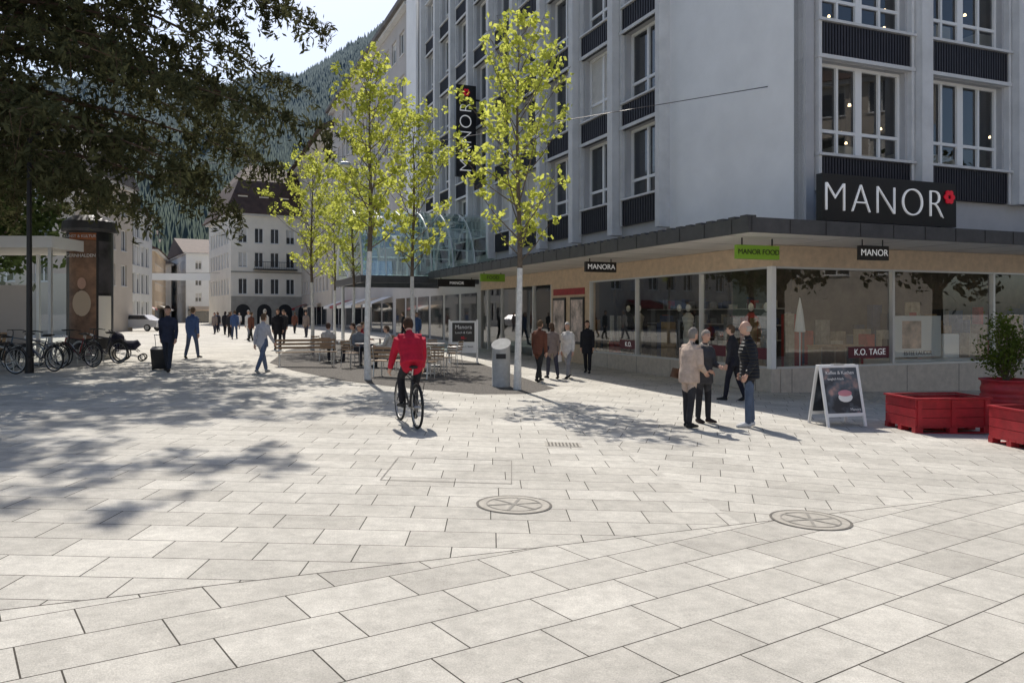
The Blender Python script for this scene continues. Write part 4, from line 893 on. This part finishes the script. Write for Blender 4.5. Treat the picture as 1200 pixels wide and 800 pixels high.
b.tube('frame',M['steel'],[(-.3,0,.25),(-.25,.6,.12),(.25,.6,.12),(.3,0,.25),(-.3,0,.25)],.014,6); b.tube('handle',M['blackmetal'],[(-.27,.5,.3),(-.25,-.35,1.0),(.25,-.35,1.0),(.27,.5,.3)],.014,6)
b.tube('bassinet',cloth('pram_fabric',(.03,.03,.05)),[(0,-.25,.6),(0,-.1,.52),(0,.35,.5),(0,.5,.6)],[(.15,.1),(.22,.16),(.22,.16),(.14,.1)],14); b.add('hood',cloth('pram_hood',(.03,.03,.05)),*ellipsoid((0,-.12,.72),(.21,.2,.2)))
b.finish('pram',(-12.4,25.2,G(-13)),rad(-70),local=True)
# ------------------------------------------------------------------ street furniture
def chair(x,y,yaw):
    b=B(); 
    for sx in (-.2,.2):
        b.tube('legs',M['steel'],[(sx,.2,0),(sx*.92,.18,.45)],.011,6); b.tube('legs',M['steel'],[(sx,-.22,0),(sx*.92,-.18,.45),(sx*.92,-.25,.85)],.011,6)
        b.tube('armrests',M['steel'],[(sx*1.1,.15,.45),(sx*1.1,.15,.66),(sx*1.1,-.22,.66)],.009,5)
    for i in range(6): b.bm('seat_slats',M['wood'],Matrix.Identity(4),-.2,.2,-.18+.063*i,-.13+.063*i,.45,.468)
    for i in range(4): b.bm('back_slats',M['wood'],Matrix.Translation((0,-.205-.015*i,.57+.08*i)),-.19,.19,-.008,.008,-.025,.025)
    return b.finish('cafe_chair',(x,y,G(x)),rad(yaw),local=True)
def table(x,y):
    b=B(); b.tube('top',M['facA'],[(0,0,.72),(0,0,.745)],.36,24); b.tube('pedestal',M['steel'],[(0,0,.02),(0,0,.72)],.03,8); b.tube('base',M['steel'],[(0,0,0),(0,0,.02)],.22,18)
    return b.finish('cafe_table',(x,y,G(x)),local=True)
sets=[(-4.6,25.0),(-6.1,27.2),(-2.4,23.0),(-5.0,30.0),(-2.6,26.6)]
for i,(x,y) in enumerate(sets):
    table(x,y)
    for a in (0,120,240):
        w=rad(a+25*i); chair(x+.72*math.cos(w),y+.72*math.sin(w),math.degrees(w)+90)
def sitter(ti,a,top,hairc,hair='short',key=None):
    x,y=sets[ti]; w=rad(a+25*ti); px,py=x+.74*math.cos(w),y+.74*math.sin(w)
    person('seated_person',px,py,math.degrees(w)+90,1.72,la=(88,88),ra=(86,84),larm=(30,62),rarm=(26,66),abd=(.15,.15),inw=(.2,.2),lean=6,pz=.56,top=top,pants=(.04,.045,.06),hair=hair,hairc=hairc,bulk=.015,fingers=False)
sitter(0,0,(.55,.53,.5),(.1,.07,.05)); sitter(0,120,(.15,.17,.2),(.3,.28,.26)); sitter(1,240,(.5,.48,.46),(.08,.05,.04)); sitter(1,0,(.3,.25,.2),(.05,.03,.02)); sitter(3,120,(.35,.04,.05),(.1,.07,.04)); sitter(2,120,(.05,.05,.06),(.05,.03,.02))
def bench(x,y,yaw):
    b=B()
    for sx in (-.8,.8):
        b.tube('legs',M['steel'],[(sx,.22,0),(sx,.2,.43),(sx,-.2,.43),(sx,-.24,0)],.02,6); b.tube('legs',M['steel'],[(sx,-.2,.43),(sx,-.3,.85)],.018,6)
    for i in range(5): b.bm('seat',M['wood'],Matrix.Identity(4),-.9,.9,-.2+.085*i,-.13+.085*i,.44,.465)
    for i in range(3): b.bm('backrest',M['wood'],Matrix.Translation((0,-.225-.025*i,.58+.11*i)),-.9,.9,-.01,.01,-.035,.035)
    b.finish('park_bench',(x,y,G(x)),rad(yaw),local=True)
bench(-6.3,24.3,200); bench(-2.9,21.3,-20)
b=B(); n=28; V=[];F=[]
prof=[(.0,.23),(.03,.235),(.04,.225),(1.0,.225)]
for z,r in prof:
    for j in range(n):
        w=2*math.pi*j/n; V.append((r*math.cos(w),r*math.sin(w),z+(0.12*math.sin(w)+.03*math.cos(w) if z==1.0 else 0)))
for i in range(len(prof)-1):
    for j in range(n): F.append((i*n+j,i*n+(j+1)%n,(i+1)*n+(j+1)%n,(i+1)*n+j))
b.add('bin_body',M['binsteel'],V,F)
V=[];F=[]
for k in (0,1):
    for j in range(n):
        w=2*math.pi*j/n; r=.24; V.append((r*math.cos(w),r*math.sin(w),1.01+.05*k+.128*math.sin(w)+.03*math.cos(w)))
for j in range(n): F.append((j,(j+1)%n,n+(j+1)%n,n+j))
F.append(tuple(range(n,2*n))); b.add('bin_lid',M['binsteel'],V,F)
b.bm('bin_opening',M['dark'],Matrix.Identity(4),-.12,.12,-.232,-.2,.70,.82)
b.finish('litter_bin',(-.27,19.6,G(-.27)),local=True,smooth=('bin_body',))
def aboard(name,x,y,yaw,w,h,pm,txt=None,tc=None):
    b=B()
    for s_ in (1,-1):
        mx=Matrix.Rotation(rad(0 if s_==1 else 180),4,'Z')@Matrix.Translation((0,-.28,0))@Matrix.Rotation(rad(-13),4,'X')
        for a0,a1 in ((-w/2,-w/2+.05),(w/2-.05,w/2)): b.bm('frame',M['white'],mx,a0,a1,-.015,.015,0,h)
        b.bm('frame',M['white'],mx,-w/2+.05,w/2-.05,-.014,.014,.18,.24); b.bm('frame',M['white'],mx,-w/2+.05,w/2-.05,-.014,.014,h-.05,h)
        b.bm('poster',pm,mx,-w/2+.05,w/2-.05,-.006,.006,.24,h-.05)
        b.bm('hinge',M['steel'],mx,-.1,.1,-.02,.0,h-.01,h+.015)
    return b.finish(name,(x,y,G(x)),rad(yaw),local=True)
pm,nt,p=newmat('cafe_poster'); tc=N(nt,'ShaderNodeTexCoord'); n1=N(nt,'ShaderNodeTexNoise'); n1.inputs['Scale'].default_value=3.2; n1.inputs['Detail'].default_value=3
nt.links.new(tc.outputs['Object'],n1.inputs['Vector']); cr=N(nt,'ShaderNodeValToRGB'); e_=cr.color_ramp.elements; e_[0].position=.42; e_[0].color=(.03,.035,.045,1); e_[1].position=.72; e_[1].color=(.6,.35,.3,1)
q_=cr.color_ramp.elements.new(.55); q_.color=(.10,.12,.15,1); nt.links.new(n1.outputs[0],cr.inputs[0]); nt.links.new(cr.outputs[0],p.inputs['Base Color']); p.inputs['Roughness'].default_value=.4
e=aboard('advertising_a_board',5.8,14.15,14,.80,1.10,pm)
def ontext(e,body,lx,lz,size,m):
    c=bpy.data.curves.new('lettering','FONT'); c.body=body; c.size=size; c.extrude=.001; c.align_x='CENTER'; c.materials.append(m)
    o=bpy.data.objects.new('lettering',c); scene.collection.objects.link(o); o.parent=e
    o.matrix_basis=Matrix.Translation((0,-.28,0))@Matrix.Rotation(rad(-13),4,'X')@Matrix.Translation((lx,-.010,lz))@Matrix.Rotation(rad(90),4,'X')
ontext(e,'Kaffee & Kuchen',0,.93,.085,M['white']); ontext(e,'taeglich frisch',-.1,.83,.06,M['white']); ontext(e,'Manora',.22,.28,.07,M['white'])
cup,cf=ellipsoid((0,0,0),(.17,.012,.10),16,10); bq=B(); mx=Matrix.Translation((0,-.28,0))@Matrix.Rotation(rad(-13),4,'X')@Matrix.Translation((.05,-.0,.52)); bq.add('poster_cup',M['white'],[mx@Vector(q) for q in cup],cf); cup,cf=ellipsoid((0,0,0),(.14,.014,.06),16,10); mx=mx@Matrix.Translation((0,-.006,.07)); bq.add('poster_dessert',mat('dessert_pink',(.6,.25,.3),.5),[mx@Vector(q) for q in cup],cf); attach(e,bq)
b=B(); I=Matrix.Identity(4)
for sx in (-.5,.5): b.bm('posts',M['alu'],I,sx-.03,sx+.03,-.03,.03,0,1.55); b.bm('feet',M['alu'],I,sx-.03,sx+.03,-.3,.3,0,.03)
b.bm('board',M['frame'],I,-.47,.47,-.02,.02,.35,1.5); b.bm('poster_dark',M['black'],I,-.4,.4,-.026,-.021,.75,1.44)
e=b.finish('cafe_menu_board',(-1.75,28.5,G(-1.75)),rad(8),local=True)
for t_,z_,s_,m_ in (('Manora',1.22,.2,M['white']),('Lunch & Café',1.05,.11,M['white']),('10.-',.85,.14,M['redflower']),('Restaurant 1. Stock',.55,.09,M['black'])):
    c=bpy.data.curves.new('lettering','FONT'); c.body=t_; c.size=s_; c.extrude=.001; c.align_x='CENTER'; c.materials.append(m_); o=bpy.data.objects.new('lettering',c); scene.collection.objects.link(o); o.parent=e
    o.matrix_basis=Matrix.Translation((0,-.032,z_))@Matrix.Rotation(rad(90),4,'X')
def crate(x,y,yaw,L,W=.9,H=.58):
    b=B(); I=Matrix.Identity(4)
    for yy in (-W/2,-.05,W/2-.1):
        for xx in (-L/2,-.07,L/2-.14): b.bm('pallet_blocks',M['red'],I,xx,xx+.14,yy,yy+.1,.02,.10)
        b.bm('pallet_runners',M['red'],I,-L/2,L/2,yy,yy+.1,0,.02)
    for i in range(6): b.bm('pallet_deck',M['red'],I,-L/2,L/2,-W/2+i*W/6+.006,-W/2+(i+1)*W/6-.006,.10,.122)
    for k in range(3):
        z0=.125+k*(H-.125)/3; z1=z0+(H-.125)/3-.008
        b.bm('side_boards',M['red'],I,-L/2+.01,L/2-.01,-W/2+.01,-W/2+.035,z0,z1); b.bm('side_boards',M['red'],I,-L/2+.01,L/2-.01,W/2-.035,W/2-.01,z0,z1)
        b.bm('side_boards',M['red'],I,-L/2+.01,-L/2+.035,-W/2+.036,W/2-.036,z0,z1); b.bm('side_boards',M['red'],I,L/2-.035,L/2-.01,-W/2+.036,W/2-.036,z0,z1)
    for xx in (-L/2+.04,-.04,L/2-.12): b.bm('battens',M['red'],I,xx,xx+.08,-W/2-.012,-W/2+.009,.125,H-.01)
    for sx in (-1,1): b.bm('rim',M['red'],I,-L/2-.01,L/2+.01,sx*(W/2-.01)-.03,sx*(W/2-.01)+.03,H,H+.03)
    for sx in (-1,1): b.bm('rim',M['red'],I,sx*(L/2-.02)-.03,sx*(L/2-.02)+.03,-W/2+.02,W/2-.02,H+.001,H+.029)
    b.bm('soil',M['soil'],I,-L/2+.04,L/2-.04,-W/2+.04,W/2-.04,.2,H-.1)
    b.finish('red_wooden_planter',(x,y,G(x)),rad(yaw),local=True)
crate(7.42,13.85,6,1.38); crate(8.2,12.2,6,1.2)
b=B(); n=36; prof=[(0,.36),(.04,.40)]+[(.04+.8*i/32,.41+.012*math.sin(i*math.pi/4)+(.025 if i in (10,11,21,22) else 0)) for i in range(1,33)]+[(.86,.445),(.88,.445),(.88,.40),(.8,.39)]
V=[];F=[]
for z,r in prof:
    for j in range(n): w=2*math.pi*j/n; V.append((r*math.cos(w),r*math.sin(w),z))
for i in range(len(prof)-1):
    for j in range(n): F.append((i*n+j,i*n+(j+1)%n,(i+1)*n+(j+1)%n,(i+1)*n+j))
b.add('drum',M['red'],V,F); b.tube('soil',M['soil'],[(0,0,.7),(0,0,.81)],.39,20)
rg=np.random.default_rng(6); C=[]
for i in range(46):
    c=rg.normal(size=3); c/=np.linalg.norm(c); c=c*rg.random()**.35*np.array([.42,.42,.55])+[0,0,1.45]
    b.tube('stems',M['bark'],[(0,0,.8),(c[0]*.5,c[1]*.5,1.1),tuple(c)],[.012,.008,.003],4); C.append(c+rg.normal(size=(60,3))*.10)
C=np.concatenate(C); V,F=leaves(C,.035,.45,seed=6); b.p['leaves']=(M['shrub'],V.tolist(),F.tolist())
b.finish('potted_shrub',(9.1,14.6,G(9.1)),local=True,smooth=('drum',))
b=B(); px=-14.1
pmat=mat('poster_paper',(.22,.12,.07),.5,var=.8,scale=1.2)
b.tube('base',M['stone'],[(0,0,0),(0,0,.35)],[.78,.78],28); b.tube('drum',M['black'],[(0,0,.35),(0,0,4.2)],.70,32); b.tube('cap',M['fascia'],[(0,0,4.2),(0,0,4.3),(0,0,4.55),(0,0,4.75)],[.84,.86,.82,.5],32)
def curved(b,part,m,w0,w1,r,z0,z1,n=12):
    V=[];F=[]
    for i in range(n+1):
        w=rad(w0+(w1-w0)*i/n); V+=[(r*math.cos(w),r*math.sin(w),z0),(r*math.cos(w),r*math.sin(w),z1)]
    for i in range(n): F.append((2*i,2*i+2,2*i+3,2*i+1))
    b.add(part,m,V,F)
curved(b,'poster_large',pmat,240,312,.712,.7,3.9); curved(b,'poster_side',mat('poster_paper_dark',(.06,.055,.06),.5,var=.6,scale=2),318,358,.712,2.2,3.9); curved(b,'poster_side_b',M['cream'],318,358,.712,.7,2.1)
curved(b,'poster_header',mat('orange_header',(.42,.13,.04),.5,var=.2),240,312,.714,3.92,4.15)
hd,hf=ellipsoid((0,0,0),(.14,.01,.19),16,10); b.add('poster_face',M['skin'],[(q[0]+.1,-.715+q[1],q[2]+2.5) for q in hd],hf)
hd,hf=ellipsoid((0,0,0),(.3,.012,.42),16,10); b.add('poster_figure',M['facD'],[(q[0]+.1,-.709+q[1],q[2]+1.85) for q in hd],hf)
e=b.finish('advertising_column',(px,26.5,G(px)),local=True)
text('KUNST & KULTUR',e,(px+.05,26.5-.735,G(px)+4.03),.13,(1,0),M['white'],.003); text('GERNHALDEN',e,(px+.08,26.5-.73,G(px)+3.4),.15,(1,0),M['white'],.003)
b=B(); f=frn((-20.5,24.5),(1,0),(0,-1))
b.box('roof',M['soffit'],f,0,6.5,-3.2,0.4,3.85,4.12); b.box('roof_edge',M['frame'],f,-.05,6.55,.402,.46,3.82,4.17); b.box('roof_edge',M['frame'],f,6.502,6.56,-3.2,.40,3.82,4.17)
for a in (.3,2.2,4.1,6.2):
    b.box('posts',M['alu'],f,a-.05,a+.05,-.1,.0,-.1,3.85); b.box('posts',M['alu'],f,a-.05,a+.05,-3.0,-2.9,-.1,3.85)
b.pane('glass_walls',M['clearglass'],f,.35,6.1,-2.95,.3,3.2); b.box('back_panel',M['facA'],f,1.0,3.9,-2.8,-2.7,.3,2.8); b.box('counter',M['wood'],f,1.0,4,-1.4,-.8,0.2,1.2)
b.finish('shelter',(-20.5,24.5,.3))
b=B(); b.tube('post',M['blackmetal'],[(0,0,0),(0,0,.4),(0,0,.42),(0,0,6.0)],[.11,.10,.075,.05],14); b.tube('arm',M['blackmetal'],[(0,0,5.8),(.1,0,6.05),(.6,0,6.15)],.03,8); b.tube('lamp_head',M['alu'],[(.35,0,6.14),(.9,0,6.18)],[(.05,.03),(.09,.04)],10)
b.finish('street_lamp',(-12.3,20.2,G(-12.3)),local=True)
def wirelamp(A,Bp,t,sag=.0):
    A=Vector(A);Bp=Vector(Bp); b=B(); pts=[]
    for i in range(21):
        s=i/20; p=A.lerp(Bp,s); p.z-=sag*4*s*(1-s); pts.append(p)
    b.tube('cable',M['blackmetal'],pts,.012,4)
    p=A.lerp(Bp,t); p.z-=sag*4*t*(1-t)
    b.tube('hanger',M['blackmetal'],[p,p-Vector((0,0,.25))],.02,5); q=p-Vector((0,0,.25))
    b.tube('lamp_shade',M['alu'],[q,q-Vector((0,0,.08)),q-Vector((0,0,.2))],[.06,.28,.33],18); b.tube('lamp_glass',M['frame'],[q-Vector((0,0,.2)),q-Vector((0,0,.25))],.26,16)
    b.finish('suspended_street_lamp',tuple(p))
wirelamp((7.03,21.8,8.05),(-35,68,12.2),.36,.1); wirelamp((-12.3,20.2,6.0),(-14.2,72,14.5),.18,0)
b=B(); f=frn((-41.5,104),(.97,.24),(.24,-.97)); b.box('banner_cloth',M['frame'],f,-6,1.8,0,.03,6.2,7.1); b.tube('cable',M['blackmetal'],[P(f,-7,0,7.2),P(f,3,0,7.2)],.02,4); b.finish('street_banner',P(f,-3,0,6.5))
def car(x,y,yaw,col):
    b=B(); pm_=mat('car_paint',col,.25,metal=.1); prof=[(-2.1,.35),(-2.15,.7),(-2.05,.95),(-1.5,1.02),(-.95,1.42),(.45,1.45),(1.1,1.02),(1.9,.88),(2.12,.65),(2.12,.35)]
    V=[];F=[]; n=len(prof)
    for sx in (-1,1):
        for yy,zz in prof: V.append((sx*(.86 if zz<1.05 else .66),yy,zz))
    for i in range(n): F.append((i,(i+1)%n,n+(i+1)%n,n+i))
    F.append(tuple(range(n))[::-1]); F.append(tuple(range(n,2*n))); b.add('body',pm_,V,F)
    for sx in (-1,1):
        V=[(sx*.855,-1.35,1.06),(sx*.70,-.88,1.38),(sx*.70,.38,1.40),(sx*.855,.95,1.06)]; b.add('side_windows',M['winglass'],[(a+sx*.012,c,d_) for a,c,d_ in V],[(0,1,2,3)])
        for yy in (-1.3,1.35): b.add('wheels',M['rubber'],*ring((sx*.8,yy,.32),.22,.1,'x',20,8)); b.tube('wheel_discs',M['alu'],[(sx*.72,yy,.32),(sx*.9,yy,.32)],.2,14)
    b.add('windscreen',M['winglass'],[(-.62,.5,1.435),(.62,.5,1.435),(.8,1.1,1.03),(-.8,1.1,1.03)],[(0,1,2,3)]); b.add('headlights',M['white'],*ellipsoid((.6,2.08,.72),(.18,.06,.08))); b.add('headlights',M['white'],*ellipsoid((-.6,2.08,.72),(.18,.06,.08)))
    b.finish('parked_car',(x,y,G(x)),rad(yaw),local=True)
car(-33,70,85,(.6,.6,.62)); car(-38,68,80,(.1,.1,.12))
# ------------------------------------------------------------------ light, camera
w=bpy.data.worlds.new('World'); scene.world=w; w.use_nodes=True; nt=w.node_tree; bg=nt.nodes['Background']
sky=nt.nodes.new('ShaderNodeTexSky'); sky.sky_type='NISHITA'; sky.sun_disc=False; sky.sun_elevation=rad(51); sky.sun_rotation=rad(-15); sky.altitude=600; sky.air_density=1.0; sky.dust_density=2.6; sky.ozone_density=.5
nt.links.new(sky.outputs[0],bg.inputs[0]); bg.inputs[1].default_value=.15
sd=bpy.data.lights.new('sun','SUN'); sd.energy=5.0; sd.angle=rad(.5); sd.color=(1,.94,.85); so=bpy.data.objects.new('sun',sd); scene.collection.objects.link(so)
el=rad(51); az=rad(15); S=Vector((-math.sin(az)*math.cos(el),math.cos(az)*math.cos(el),math.sin(el))); so.rotation_euler=S.to_track_quat('Z','Y').to_euler(); so.location=S*80
cd=bpy.data.cameras.new('camera'); co=bpy.data.objects.new('camera',cd); scene.collection.objects.link(co); co.location=(0,0,1.8); co.rotation_euler=(rad(90),0,0)
cd.sensor_width=36; cd.lens=27.87; cd.shift_y=-.0267; cd.clip_end=6000; cd.clip_start=.05; scene.camera=co
scene.view_settings.view_transform='Standard'; scene.view_settings.look='None'; scene.view_settings.exposure=0
